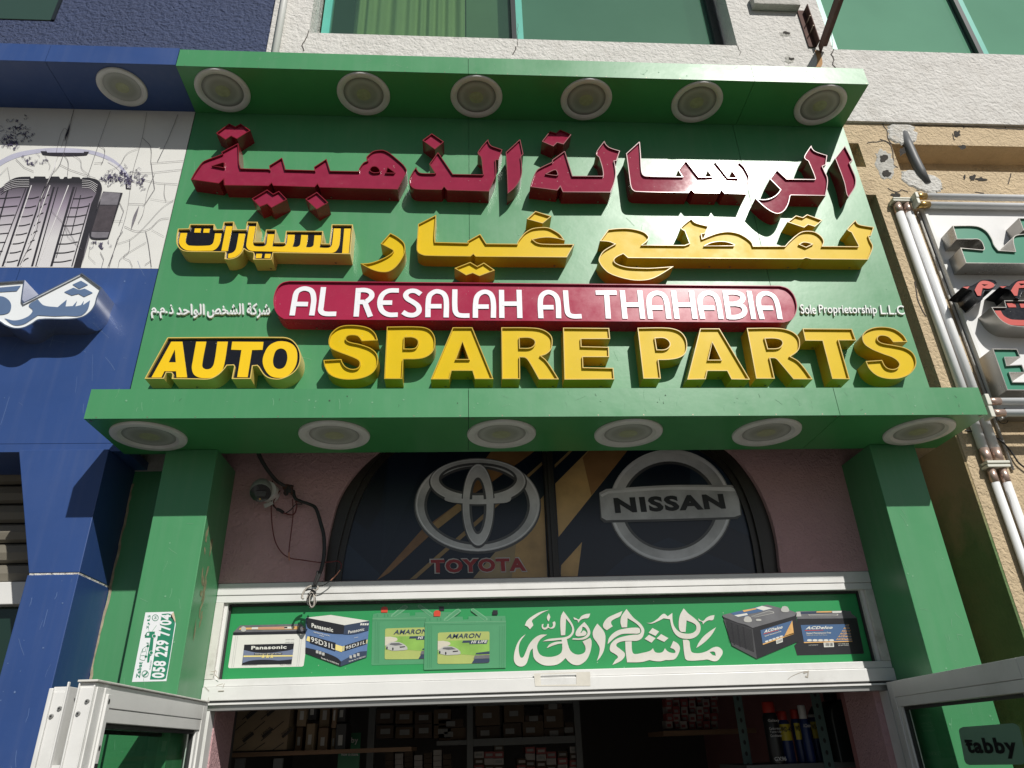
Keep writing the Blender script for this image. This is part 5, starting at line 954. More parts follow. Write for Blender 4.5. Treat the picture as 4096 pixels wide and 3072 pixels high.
for z in (1.63, 1.84, 1.965):
    c = O + U * (Lg - .068) + N * .0405 + Vector((0, 0, z)); m = MB(); m.add([c + U * .006 * math.cos(k * .785) + Vector((0, 0, .008 * math.sin(k * .785))) for k in range(8)], [tuple(range(8))]); m.build('latch_screw', MAT['gasket'], t)
t2, O, U, N, Lg, b = leaf('door_leaf', (-1.186, .12), (-1.180, -.857), 2.004, 'second white aluminium leaf folded behind the left door, screws on its edge', side=1)
t = t2
b('edge_cap', Lg + .0005, Lg + .004, -.018, .018, .02, 1.99, 'aluminium'); b('edge_lip', Lg + .0005, Lg + .010, -.030, -.0185, .02, 2.0, 'aluminium'); b('edge_lip', Lg + .0005, Lg + .012, .0185, .0235, .02, 2.016, 'aluminium')
screws(b, Lg + .0045, -.008, (1.925, 1.62, 1.35), .007); screws(b, Lg + .0045, .010, (1.945, 1.75), .007)
mesh('hinge_plate', *obox(O, U, N, Lg - .03, Lg + .001, .024, .045, 1.56, 1.80), MAT['aluminium'], t)
t3, O, U, N, Lg, b = leaf('door_leaf', (1.944, .235), (1.838, -.86), 2.018, 'open white aluminium glazed door on the right with a green tinted payment sticker', side=1, stile=.09)
XD = lambda px, py: (lambda d: CAM + d * ((O - CAM).dot(Nn) / d.dot(Nn)))(D(px, py)) if True else None
Nn = N.copy()
def dsheet(name, s, off, mat, par):
    tl = None; pts = []
    for tok in s.split():
        if tok[0] == '@': tl = tok[1:]; continue
        c = tok.endswith('~'); a = tok.rstrip('~').split(','); pts.append(XD(*T(tl, float(a[0]), float(a[1]))))
    m = MB(); pts = [q + (CAM - q).normalized() * off for q in pts]; m.add(pts, [tuple(range(len(pts)))[::-1]]); return m.build(name, mat, par)
stt_ = dsheet('sticker', '@T9 1800,1425 1805,1410 1825,1400 2140,1376 2165,1385 2182,1400 2225,1600 2220,1625 2195,1637 1865,1640 1845,1630 1835,1610', .008, M('sticker_tint', (.17, .32, .23), .4), t3)
stt_['label'] = 'green payment service sticker'
q = [XD(*T('T9', x, y)) for x, y in ((1862, 1592), (2185, 1602), (1832, 1470))]; q = [a + (CAM - a).normalized() * .011 for a in q]
text3('lettering', 'tabby', q[0], q[1], q[2], MAT['print_ink'], stt_, bold=.04)
q = [XD(*T('T9', x, y)) for x, y in ((1838, 1500), (1885, 1492), (1834, 1480))]; q = [a + (CAM - a).normalized() * .012 for a in q]
m = MB(); m.add([q[0], q[1], q[1] + (q[2] - q[0]) * .5, q[2]], [(0, 1, 2, 3)]); m.build('lettering_bar', MAT['print_ink'], stt_)
# jambs
o = box('door_jamb', XH1 - .055, XH1 - .012, .262, .335, 0, ZH0 - .035, AL, None, bevel=.002); tag(o, 'white aluminium door jamb at the right of the entrance', 'door jamb')
o = box('door_jamb', XH0 + .012, XH0 + .045, .262, .335, 0, ZH0 - .035, AL, None, bevel=.002); tag(o, 'white aluminium door jamb behind the left door', 'door jamb')

# ------------------------------------------------------------------ shop interior
rm = thing('shop_room', 'dim shop interior with pink walls seen through the open entrance', 'room', (.4, 2, 0))
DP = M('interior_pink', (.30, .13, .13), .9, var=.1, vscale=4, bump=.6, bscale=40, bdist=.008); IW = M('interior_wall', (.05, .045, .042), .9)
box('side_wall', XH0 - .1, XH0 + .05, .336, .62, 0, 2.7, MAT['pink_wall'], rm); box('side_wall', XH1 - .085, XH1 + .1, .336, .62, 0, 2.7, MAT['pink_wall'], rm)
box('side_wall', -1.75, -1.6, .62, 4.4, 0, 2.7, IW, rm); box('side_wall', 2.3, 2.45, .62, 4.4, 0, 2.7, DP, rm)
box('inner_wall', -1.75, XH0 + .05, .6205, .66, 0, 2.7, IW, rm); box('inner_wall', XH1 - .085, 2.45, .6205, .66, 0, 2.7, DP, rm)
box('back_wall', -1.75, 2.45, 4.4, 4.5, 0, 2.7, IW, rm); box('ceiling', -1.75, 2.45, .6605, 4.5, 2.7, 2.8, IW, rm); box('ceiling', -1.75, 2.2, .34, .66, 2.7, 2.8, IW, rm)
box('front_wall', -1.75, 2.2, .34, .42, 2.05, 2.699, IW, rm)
o = box('floor', -1.75, 2.45, .34, 4.4, -.01, .008, MAT['tile_floor']); tag(o, kind='structure')
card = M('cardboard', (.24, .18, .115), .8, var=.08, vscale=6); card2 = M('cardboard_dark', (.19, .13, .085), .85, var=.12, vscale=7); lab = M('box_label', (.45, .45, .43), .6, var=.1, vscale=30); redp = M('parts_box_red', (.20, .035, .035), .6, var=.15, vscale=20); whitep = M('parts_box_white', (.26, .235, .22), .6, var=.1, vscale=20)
wood = M('wood', (.15, .085, .045), .7, var=.25, vscale=3, aniso=(1, 6, 14)); steel = M('shelf_steel', (.10, .105, .105), .5, var=.1); green_st = M('rack_green', (.10, .16, .15), .5, .2)
def prect(t_, x0, y0, x1, y1, Y):
    xm_, ym_ = (x0 + x1) / 2, (y0 + y1) / 2
    return TP_(t_, x0, ym_, Y).x, TP_(t_, x1, ym_, Y).x, TP_(t_, xm_, y1, Y).z, TP_(t_, xm_, y0, Y).z
def pbox(name, t_, x0, y0, x1, y1, Y, dep, mat, parent=None, **k):
    a, b_, c, d = prect(t_, x0, y0, x1, y1, Y); return box(name, a, b_, Y, Y + dep, c, d, mat, parent, **k)
# left: shelf board, open carton, packets
ws = thing('wall_shelf', 'wooden wall shelf inside the entrance on the left, on two metal brackets', 'shelf', P(*T('I1', 500, 610), 1.0))
a, b_, c, d = prect('I1', 128, 588, 1265, 645, 1.0); mesh('board', *boxvf(a, b_ + .35, 1.0, 1.45, c + .01, d), wood, ws)
for x in (350, 690): pbox('bracket', 'I1', x - 45, 650, x + 35, 800, 1.06, .03, steel, ws)
ct = thing('carton', 'large brown carton with slanted brand stripes on the shelf inside, left of the entrance', 'carton', P(*T('I1', 470, 580), 1.02))
pbox('carton_body', 'I1', 150, -60, 795, 580, 1.02, .35, card, ct)
m = MB(); PKI = M('carton_ink', (.03, .026, .024), .7)
for k in range(7):
    for j in range(5):
        x = 150 + j * 165 + (k % 2) * 60; y = 590 - k * 95 - j * 0
        if x > 700: continue
        x2 = x + 95; y2 = y - 80
        if y2 < 100 - 60 or y > 578: y = min(y, 576)
        a_ = TP_('I1', x, y, 1.018); b2_ = TP_('I1', x2, y2, 1.018); m.add(*stroke_vf([(a_.x, a_.z), (b2_.x, b2_.z)], .004, 1.0175))
m.build('print_stripes', PKI, ct, kind='stuff')
for s, x, y in (('TOYOTA', 610, 250), ('LEXUS', 430, 275), ('LEXUS', 570, 440), ('TOYOTA', 400, 480), ('LEXUS', 215, 495), ('TOYOTA', 745, 440), ('TOYOTA', 290, 250)):
    q = [TP_('I1', x + i, y + j, 1.0165) for i, j in ((-18, 10), (62, -58), (-30, -6))]; text3('lettering', s, *q, PKI, ct, bold=.02)
    q = [TP_('I1', x + i, y + j, 1.0168) for i, j in ((-12, 32), (80, -44), (68, -62), (-24, 12))]; m = MB(); m.add(q, [(0, 1, 2, 3)]); m.build('print_bar', PKI, ct)
grp = 'parts packets on the wall shelf inside'
for i, (x0, y0, x1, y1) in enumerate(((862, 140, 945, 365), (952, 130, 1035, 310), (1060, 130, 1150, 370), (1170, 120, 1210, 380), (1215, 150, 1290, 330), (845, 372, 905, 590), (935, 340, 1010, 590), (1042, 376, 1128, 592), (1160, 392, 1200, 590), (1196, 340, 1290, 600))):
    mt = (card, PK if i in (1, 4, 9) else card2)[i % 2] if i not in (1, 4, 9) else M('packet_black%d' % i, (.03, .03, .032), .5)
    a, b_, c, d = prect('I1', x0, y0, x1, y1, 1.08 + .04 * (i % 3)); Yk = 1.08 + .04 * (i % 3)
    kind = 'black' if i in (1, 4, 9) else ('pale brown' if i % 2 == 0 else 'dark brown')
    o = box('parts_packet', a, b_, Yk, Yk + .2, c, d, mt, None, bevel=.004)
    tag(o, '%s parts packet on the inner wall shelf, %s from the carton, %s row' % (kind, ('one', 'two', 'three', 'four', 'five')[i % 5], 'upper' if i < 5 else 'lower'), 'packet', grp)
    w_ = (b_ - a); box('label', a + w_ * .3, b_ - w_ * .3, Yk - .0012, Yk - .0002, c + (d - c) * .25, c + (d - c) * .6, lab, o)
ps = thing('payment_poster', 'dark green payment poster with white words, hanging inside left of the shelves', 'poster', P(*T('I1', 1340, 700), 1.5))
a, b_, c, d = prect('I1', 1225, 425, 1415, 760, 1.55); mesh('sheet', *boxvf(a, b_, 1.55, 1.556, c, d), M('poster_green', (.02, .14, .07), .5), ps)
PWI = M('poster_white', (.5, .5, .5), .5)
for s, x0, x1, y0, y1, bo in (('tabby', 1248, 1400, 462, 528, .03), ('Pay in 4.', 1252, 1350, 565, 592, .02), ('Now in-store.', 1250, 1402, 600, 626, .02)): text('lettering', s, 'I1', (x0, y1), (x1, y1), (x0, y0), 1.548, PWI, ps, bold=bo)
# back shelving
YS_ = 2.6
bs = thing('shelving_rack', 'grey steel shelving rack full of cartons at the back of the shop', 'shelving', P(*T('I2', 600, 700), YS_))
def prl(t_, pts, Y, dep, name, mat, par):
    a_, b2_ = [TP_(t_, *q, Y) for q in pts]; return a_, b2_
for (x0, y0, x1, y1) in ((-118, 138, 148, 180), (205, 112, 1110, 172), (-118, 492, 148, 532), (205, 462, 1135, 526)): pbox('shelf_edge', 'I2', x0, y0, x1, y1, YS_, .45, steel, bs)
pbox('shelf_post', 'I2', 150, 100, 203, 900, YS_ - .01, .05, steel, bs); pbox('shelf_post', 'I2', 1112, 75, 1165, 900, YS_ - .012, .05, steel, bs); pbox('shelf_post', 'I1', 1480, 130, 1540, 900, YS_ - .01, .05, steel, bs)
rects = [(225, 175, 440, 358, 0), (235, 366, 438, 475, 1), (480, 168, 655, 330, 0), (472, 338, 632, 472, 1), (665, 268, 820, 318, 1), (645, 322, 828, 468, 0), (835, 168, 990, 208, 1), (832, 212, 1002, 378, 0), (836, 384, 1010, 462, 1), (1020, 330, 1110, 460, 1), (-100, 305, 118, 375, 1), (-100, 380, 140, 488, 0)]
cardb = M('cardboard_shaded', (.085, .056, .034), .85, var=.15, vscale=9); card2 = M('cardboard_dark_shaded', (.055, .037, .025), .85, var=.15, vscale=9)  # darker cardboard copies: the dimness at the back is put into the colour
lab = M('box_label_shaded', (.17, .17, .165), .6, var=.1, vscale=30)  # label white darkened likewise, shade of the deep room in its colour
for i, (x0, y0, x1, y1, c_) in enumerate(rects):
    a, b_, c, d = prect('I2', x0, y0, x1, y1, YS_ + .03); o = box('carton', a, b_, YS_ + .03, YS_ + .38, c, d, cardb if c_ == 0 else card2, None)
    col, row = 'first second third fourth fifth sixth seventh'.split()[min(6, max(0, int((x0 + 120) / 170)))], ('upper' if y0 < 260 else 'lower')
    tag(o, '%s carton with white label on the back shelving, %s layer, %s column' % ('pale' if c_ == 0 else 'dark', row if i not in (4, 8) else 'middle', col), 'carton', 'cartons on the back shelving')
    xm_ = a + (b_ - a) * (.38 if i % 2 else .5); zm = c + (d - c) * .5; box('label', xm_ - .035, xm_ + .03, YS_ + .0285, YS_ + .0298, zm - .02, zm + .015, lab, o)
for i in range(8):
    x0 = 1560 + (i % 4) * 170; y0 = 215 + (i // 4) * 130
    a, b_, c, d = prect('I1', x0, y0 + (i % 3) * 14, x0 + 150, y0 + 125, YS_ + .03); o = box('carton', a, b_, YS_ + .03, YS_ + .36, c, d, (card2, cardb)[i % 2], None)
    tag(o, '%s carton on the left bay of the back shelving, %s row, place %s' % (('dark', 'pale')[i % 2], ('upper', 'lower')[i // 4], ('one', 'two', 'three', 'four')[i % 4]), 'carton', 'cartons on the back shelving')
    zm = (c + d) / 2; box('label', a + .03, a + .1, YS_ + .0285, YS_ + .0298, zm - .015, zm + .02, lab, o)
n = 0
cols = [(215, 590), (305, 590), (390, 530), (595, 650), (668, 548), (765, 555), (855, 590), (955, 585), (1062, 545)]
for ci, (x, yt) in enumerate(cols):
    y = yt
    while y < 800:
        a, b_, c, d = prect('I2', x, y, x + 84, y + 56, YS_ + .05); n += 1
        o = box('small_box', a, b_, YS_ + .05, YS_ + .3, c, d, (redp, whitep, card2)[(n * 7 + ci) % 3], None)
        tag(o, 'small %s part box under the back shelf, column %s, %s from top' % (('red', 'white', 'brown')[(n * 7 + ci) % 3], 'one two three four five six seven eight nine'.split()[ci], 'first second third fourth fifth sixth'.split()[min(5, int((y - yt) / 60))]), 'box', 'small boxes under the back shelf')
        box('label', a + .01, b_ - .01, YS_ + .0485, YS_ + .0498, c + .012, d - .012, lab if n % 2 else whitep, o); y += 60
for ci in range(7):
    x = 1640 + ci * 85; y = 570 + (ci * 37) % 60
    while y < 800:
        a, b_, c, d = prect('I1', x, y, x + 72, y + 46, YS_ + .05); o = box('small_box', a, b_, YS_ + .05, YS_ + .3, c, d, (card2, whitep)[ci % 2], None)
        tag(o, 'small %s box under the left back shelf, column %s, %s from top' % (('brown', 'white')[ci % 2], 'one two three four five six seven'.split()[ci], 'first second third fourth fifth sixth'.split()[min(5, int((y - 570) / 50))]), 'box', 'small boxes under the back shelf'); y += 50
# right: rack with spray cans and bottle
rk = thing('slotted_rack', 'slotted steel angle rack with spray cans, inside right of the entrance', 'shelving', P(*T('I3', 1300, 800), .9))
for x0, x1, dx, yy in ((525, 600, 75, 1.1), (1215, 1300, 95, .85)):
    vs = [TP_('I3', x0, 100, yy), TP_('I3', x1, 100, yy), TP_('I3', x1 + dx, 900, yy), TP_('I3', x0 + dx, 900, yy)]; vs = [Vector((v.x, yy, v.z)) for v in vs]; vs += [v + Vector((0, .03, 0)) for v in vs]
    xL = (vs[0].x + vs[3].x) / 2; xR = (vs[1].x + vs[2].x) / 2; zb_ = min(v.z for v in vs) - .6; zt_ = 2.35
    pst = box('post', xL, xR, yy, yy + .004, zb_, zt_, green_st, rk); box('post_flange', xR - .004, xR, yy + .0045, yy + .045, zb_, zt_, green_st, rk)
    m = MB(); z = zb_ + .05
    while z < zt_ - .03:
        c = ((xL + xR) / 2, yy - .0008, z); m.add([(c[0] + .008 * math.cos(k * .785), c[1], c[2] + .012 * math.sin(k * .785)) for k in range(8)], [tuple(range(8))]); z += .055
    m.build('slots', MAT['gasket'], pst, kind='stuff')
a, b_, c, d = prect('I3', 640, 778, 1860, 830, .85); box('shelf_board', a, b_, .86, 1.3, c, d, steel, rk)
zs = d; caps = M('cap_red', (.42, .035, .025), .4)
def can(x0, x1, ytop, ycap, Y, body, cap, label, word=None, bandm=None):
    a, b_, c, d = prect('I3', x0, ytop, x1, 776, Y); r = (b_ - a) / 2; cx = (a + b_) / 2; zc = prect('I3', x0, ycap, x1, ytop, Y)[3]
    t = thing('spray_can', label, 'spray can', (cx, Y + r, zs), 'cans on the slotted rack')
    m = MB(); m.add(*lathe(cx, Y + r, [(0, 0), (r * .96, 0), (r, .006), (r, d - zs - .02), (r * .86, d - zs - .004), (r * .8, d - zs)], 28, cz=zs)); m.build('can_body', body, t, smooth=True)
    m = MB(); m.add(*lathe(cx, Y + r, [(r * .8, d - zs), (r * .8, zc - zs - .005), (r * .72, zc - zs), (0, zc - zs)], 24, cz=zs)); m.build('cap', cap, t, smooth=True)
    if bandm:
        vs = []; 
        for k in range(9):
            an = math.radians(-140 + k * 14); 
            for z in (zs + (d - zs) * .52, zs + (d - zs) * .9): vs.append((cx + (r + .001) * math.cos(an), Y + r + (r + .001) * math.sin(an), z))
        m = MB(); m.add(vs, [(2 * k, 2 * k + 2, 2 * k + 3, 2 * k + 1) for k in range(8)]); m.build('label_band', bandm, t)
    if word:
        for wd, z0, z1, mt in word: text3('lettering', wd, Vector((cx - r * .8, Y - .004, zs + (d - zs) * z0)), Vector((cx + r * .8, Y - .004, zs + (d - zs) * z0)), Vector((cx - r * .8, Y - .004, zs + (d - zs) * z1)), mt, t, bold=.02)
canb = M('can_blue', (.015, .03, .12), .35); cank = M('can_black', (.015, .016, .018), .35); cany = M('can_yellow', (.55, .45, .03), .4); canw = M('can_white', (.6, .6, .6), .4)
can(832, 962, 330, 232, .86, cank, caps, 'black carburettor spray can with red cap, leftmost of the cans', [('Galaxy', .80, .87, PWI), ('Carburetor', .66, .71, PWI), ('Tune-Up', .59, .64, PWI), ('Conditioner', .52, .57, PWI), ('GX96', .06, .14, PWI)])
can(945, 1062, 395, 315, .92, canb, caps, 'blue and yellow lubricant can with red cap, second of the cans', [('WD-40', .72, .84, cank)], cany)
can(1075, 1165, 385, 300, .95, canb, caps, 'blue and yellow lubricant can with short red cap, in the middle', [('WD-40', .72, .84, cank)], cany)
can(1150, 1232, 385, 262, .89, canb, canw, 'blue spray can with tall white cap beside the slotted post', [('ACDelco', .8, .88, PWI)])
can(1225, 1300, 372, 345, .97, canb, canw, 'blue and yellow lubricant can half hidden by the slotted post', [('WD-40', .72, .84, cank)], cany)
bt = thing('fluid_bottle', 'black plastic bottle of gear fluid on the rack beside the right jamb', 'bottle', P(*T('I3', 1600, 740), .82))
a, b_, c, d = prect('I3', 1395, 210, 1760, 745, .82); cx = (a + b_) / 2; bk_ = M('bottle_black', (.012, .016, .017), .38)
m = MB(); prf = [(0, .5), (.02, .5), (.72, .5), (.84, .47), (.93, .36), (1, .16)]; hw = (b_ - a) / 2; vs = []
for u, k in prf:
    for sx_, sy_ in ((-1, 0), (-.93, -.07), (.93, -.07), (1, 0), (1, .2), (-1, .2)): vs.append((cx + sx_ * hw * k * 2 * (1 if u < .9 else 1), .89 + sy_ * 1.0, zs + (d - zs) * u))
nn = 6; m.add(vs, [(i * nn + k, i * nn + (k + 1) % nn, (i + 1) * nn + (k + 1) % nn, (i + 1) * nn + k) for i in range(len(prf) - 1) for k in range(nn)] + [tuple(range(len(vs) - nn, len(vs)))]); m.build('bottle_body', bk_, bt, bevel=.006)
m = MB(); m.add(*lathe(cx - .03, .94, [(.035, 0), (.035, .05), (.03, .055), (0, .055)], 20, cz=d)); m.build('cap', bk_, bt, smooth=True)
for wd, x0, x1, y0, y1 in (('NISSAN', 1518, 1602, 385, 405), ('Differential', 1540, 1638, 470, 492), ('Fluid', 1546, 1590, 496, 514)): text('lettering', wd, 'I3', (x0, y1), (x1, y1), (x0, y0), .81, PWI, bt, bold=.01)
m = MB(); pts = [(TP_('I3', 1560 + 42 * math.cos(k * .2618), 396 + 42 * math.sin(k * .2618), .809)) for k in range(25)]; m.add(*stroke_vf([(q.x, q.z) for q in pts], .003, .809)); m.build('emblem_ring', PWI, bt)
# hanging red and white packets at the right back
nb_ = 0
for r_ in range(5):
    for c_ in range(7):
        x = 1915 + c_ * 66 + random.uniform(-8, 8); y = 60 + r_ * 64 + random.uniform(-6, 6)
        a, b_, c, d = prect('I2', x, y, x + 58, y + 70, 1.9 + .02 * ((r_ + c_) % 3)); Yk = 1.9 + .02 * ((r_ + c_) % 3); nb_ += 1
        o = box('parts_packet', a, b_, Yk, Yk + .1, c, d, (whitep, redp)[(r_ * 3 + c_) % 2], None)
        tag(o, '%s packet stacked right of the dark doorway, row %s from top, place %s' % (('white', 'red')[(r_ * 3 + c_) % 2], 'one two three four five'.split()[r_], 'one two three four five six seven'.split()[c_]), 'packet', 'packets stacked at the right of the shop')
        box('label', a + .006, b_ - .012, Yk - .0015, Yk - .0003, c + .01, d - .02, (redp, lab)[(r_ + c_) % 2], o)
sr = box('side_shelf', TP_('I2', 1880, 400, 1.88).x, TP_('I3', 560, 400, 1.88).x + .1, 1.86, 2.3, TP_('I2', 2050, 400, 1.88).z - .03, TP_('I2', 2050, 385, 1.88).z - .012, wood); tag(sr, 'wooden shelf carrying the red and white packets, right side of the shop', 'shelf')

# ------------------------------------------------------------------ security camera, cables
cm = thing('security_camera', 'round black and white security camera on the pink wall left of the arch', 'security camera', P(*T('CB', 235, 430), .2))
fc = P(*T('CB', 236, 440), .13); fd = Vector((.16, -.66, -.73)).normalized(); e1 = fd.cross(Vector((0, 0, 1))).normalized(); e2 = e1.cross(fd)
def disc_lathe(prof, n=32):
    vs = [fc + fd * h + (e1 * math.cos(2 * math.pi * k / n) + e2 * math.sin(2 * math.pi * k / n)) * r for r, h in prof for k in range(n)]
    return vs, [(i * n + k, (i + 1) * n + k, (i + 1) * n + (k + 1) % n, i * n + (k + 1) % n) for i in range(len(prof) - 1) for k in range(n)]
Rr = .050
m = MB(); m.add(*disc_lathe([(0, -.085), (Rr * .7, -.08), (Rr * .95, -.05), (Rr * 1.02, -.02), (Rr, .0), (Rr * .96, .004)])); m.build('housing', M('camera_housing', (.32, .32, .30), .4), cm, smooth=True)
m = MB(); m.add(*disc_lathe([(Rr * .96, .003), (Rr * .5, .008), (0, .009)])); m.build('face', M('camera_face', (.012, .012, .015), .18), cm, smooth=True)
m = MB(); c = fc + fd * .0105; m.add([c + e1 * i + e2 * j for i, j in ((-.024, -.012), (.024, -.012), (.024, .015), (-.024, .015))], [(3, 2, 1, 0)]); m.build('lens_window', M('camera_lens', (.05, .055, .06), .1), cm)
m = MB(); m.add([c + e1 * .005 * math.cos(k * .785) + e2 * (-.028 + .005 * math.sin(k * .785)) for k in range(8)], [tuple(range(8))]); m.build('sensor', MAT['brass'], cm)
m = MB(); m.add(*tube([fc + Vector((.012, .05, .03)), fc + Vector((.014, .128, .035))], .045, 24)); m.build('mount', MAT['lamp_ring'], cm)
cb = thing('cable_bundle', 'black cable bundle drooping across the pink wall to a knot above the door header', 'cable', P(*T('CB', 500, 450), .22))
YC_ = .225
def cbp(s, Y=YC_): return [TP_('CB', *map(float, q.split(',')), Y) for q in s.split()]
def wire(name, s, r, mat, Y=YC_, par=None, Y2=None):
    p = cbp(s, Y)
    if Y2 is not None:
        for i, v in enumerate(p): 
            u = i / (len(p) - 1); q = s.split()[i]; p[i] = TP_('CB', *map(float, q.split(',')), Y + (Y2 - Y) * u)
    m = MB(); m.add(*tube(smooth3(p), r, 8)); return m.build(name, MAT[mat], par or cb, smooth=True)
for dx in (0, 6, -6, 12): wire('cable', '%d,40 %d,120 %d,220 %d,320 %d,370 %d,420' % (200 + dx, 232 + dx, 290 + dx, 370 + dx, 440 + dx, 520 + dx * .4), .0058, 'cable', .15, Y2=.228)
for dx in (0, 9): wire('cable', '%d,420 %d,500 %d,545 %d,585 %d,720 %d,850 %d,1020 %d,1160 %d,1300' % (530 + dx, 560 + dx, 680 + dx, 740 + dx, 785 + dx, 815 + dx, 815 + dx, 785 + dx, 725 + dx), .0068, 'cable', .225, Y2=.21)
for k in range(9):
    a = [(440 + random.uniform(0, 100), 375 + random.uniform(-10, 90)) for _ in range(5)]; wire('knot', ' '.join('%d,%d' % q for q in sorted(a)), .005, 'rust' if k % 3 == 0 else 'cable', .215)
wire('thin_wire', '345,330 335,500 335,620 345,760 375,900 440,1000 520,1045 620,1060 780,1082 900,1075 950,1070 980,1100 975,1140', .0026, 'wire_red'); wire('wire_end', '970,1150 930,1200 880,1250', .0028, 'copper'); wire('thin_wire', '880,1250 820,1290 760,1302 700,1305', .0026, 'cable')
wire('thin_wire', '530,500 535,620 525,740 505,900 497,990', .0024, 'wire_red'); wire('wire_end', '497,990 498,1030 502,1065', .0034, 'copper')
wire('thin_wire', '415,420 370,490 355,545 400,600 460,630 540,640 570,560 560,520 625,535 600,505 555,500', .003, 'wire_red'); wire('thin_wire', '460,632 510,600 560,550 620,545', .0028, 'cable')
wire('connector', '385,590 420,605 448,625', .008, 'cable'); wire('thin_wire', '325,460 335,510 355,560 390,595', .0035, 'cable')
q = cbp('262,545 345,518 355,545 275,582', .2); m = MB(); m.add(q, [(0, 1, 2, 3)]); m.build('cable_tag', MAT['box_label'] if 'box_label' in MAT else MAT['white_paint'], cb)
kn = thing('wire_coil', 'loose coil of grey and white wire ends hanging over the aluminium header', 'wire coil', P(*T('CB', 700, 1400), .19))
for k in range(7):
    cx, cy, rx, ry = 705 + random.uniform(-12, 12), 1425 + random.uniform(-15, 15), random.uniform(22, 40), random.uniform(45, 72); a0 = random.uniform(0, 6)
    s = ' '.join('%d,%d' % (cx + rx * math.cos(a0 + j * .785) + (cy - 1425) * .1, cy + ry * math.sin(a0 + j * .785)) for j in range(8)); wire('loop', s, .0026, ('wire_grey', 'cable')[k % 2], .195 - .002 * k, kn)
wire('wire_end', '705,1298 660,1320 625,1370 618,1405 632,1418', .005, 'wire_grey', .19, kn); wire('wire_end', '762,1160 755,1200 740,1240 720,1300', .0045, 'cable', .2, kn); wire('loop', '650,1340 690,1330 740,1350 720,1380 670,1370', .0042, 'cable', .19, kn); wire('loop', '760,1300 765,1320 740,1340 720,1330', .0035, 'wire_grey', .19, kn)

# ------------------------------------------------------------------ beige wall, pipes and neighbour sign on the right
YE_ = .14
bw = thing('beige_wall', 'beige roughcast lower wall with recessed bands and patched holes, right of the green sign', 'wall', (4, YE_, 0))
m = MB(); xq = 2.592; zb0, zb1 = 5.057, 5.287; zt_ = Z_BE - .002
for x0, x1, z0, z1 in ((2.2, 8, zb1, zt_), (xq, 2.815, zb0, zb1), (2.2, xq, 4.846, 5.078), (xq, 8, 0, zb0)):
    m.box(x0, x1, YE_, YE_ + (.25 if z0 > 1 else .46), z0, z1)
m.build('wall', MAT['beige_wall'], bw)
box('recess', 2.1, 8, YE_ + .17, YE_ + .26, 4.8, zt_, MAT['beige_wall'], bw)
box('recess', 2.2, xq + .002, YE_ + .40, YE_ + .452, 0, 4.8455, MAT['beige_wall'], bw)
ow = box('olive_wall', xq - .013, xq - .001, YE_ + .002, YE_ + .399, 0, 3.199, MAT['olive_wall'], None)
nt_ = MAT['olive_wall'].node_tree; b_c = nt_.nodes['Principled BSDF'].inputs['Base Color']; src = b_c.links[0].from_socket          # green paint runs out towards the canopy
g_ = nt_.nodes.new('ShaderNodeNewGeometry'); s_ = nt_.nodes.new('ShaderNodeSeparateXYZ'); n_ = nt_.nodes.new('ShaderNodeTexNoise'); n_.inputs['Scale'].default_value = 9; n_.inputs['Detail'].default_value = 8
a_ = nt_.nodes.new('ShaderNodeMath'); a_.operation = 'MULTIPLY_ADD'; a_.inputs[1].default_value = .5; r_ = nt_.nodes.new('ShaderNodeMapRange'); r_.inputs[1].default_value = 2.88; r_.inputs[2].default_value = 3.22; mx_ = nt_.nodes.new('ShaderNodeMix'); mx_.data_type = 'RGBA'
nt_.links.new(g_.outputs['Position'], s_.inputs[0]); nt_.links.new(g_.outputs['Position'], n_.inputs[0]); nt_.links.new(n_.outputs[0], a_.inputs[0]); nt_.links.new(s_.outputs[2], a_.inputs[2]); nt_.links.new(a_.outputs[0], r_.inputs[0]); nt_.links.new(r_.outputs[0], mx_.inputs[0])
nt_.links.new(src, mx_.inputs[6]); mx_.inputs[7].default_value = (.30, .235, .125, 1); nt_.links.new(mx_.outputs[2], b_c)
tag(ow, 'shaded olive green painted side of the beige wall, right of the right green pillar', 'wall')
box('sealant', 2.2195, 2.228, YE_ + .05, YE_ + .10, 0, 3.0, MAT['mortar'], ow)
for nm, cx, cy, rx, ry, mt, h, rot in (('mortar_patch', 2696 + 1440 / 1.58, 840 / 1.58, 62, 46, 'mortar', .012, .4), ('mortar_patch', 2696 + 1565 / 1.58, 1145 / 1.58, 86, 38, 'mortar', .012, .35), ('plaster_patch', 2696 + 1330 / 1.58, 1040 / 1.58, 38, 58, 'grey_plaster', .006, -.25), ('mortar_patch', 2696 + 1600 / 1.58, 1175 / 1.58, 60, 28, 'mortar', .014, .1)):
    bump_patch(nm, cx, cy, rx, ry, YE_, MAT[mt], bw, h * .6, 34, .15, rot)
for cx, cy, rx, ry in ((1320, 1003, 15, 16), (1340, 1098, 17, 15), (1790, 845, 13, 12), (1820, 930, 14, 8), (1885, 1125, 12, 12), (1940, 1135, 22, 7), (1400, 1235, 18, 12), (1440, 960, 14, 18), (1835, 1120, 5, 8)):
    sheet('hole', [blob(2696 + cx / 1.58, cy / 1.58, rx, ry, YE_, 12, .45)], YE_ - .0075 if cx < 1345 else YE_ - .003, MAT['dark_hole'], bw)
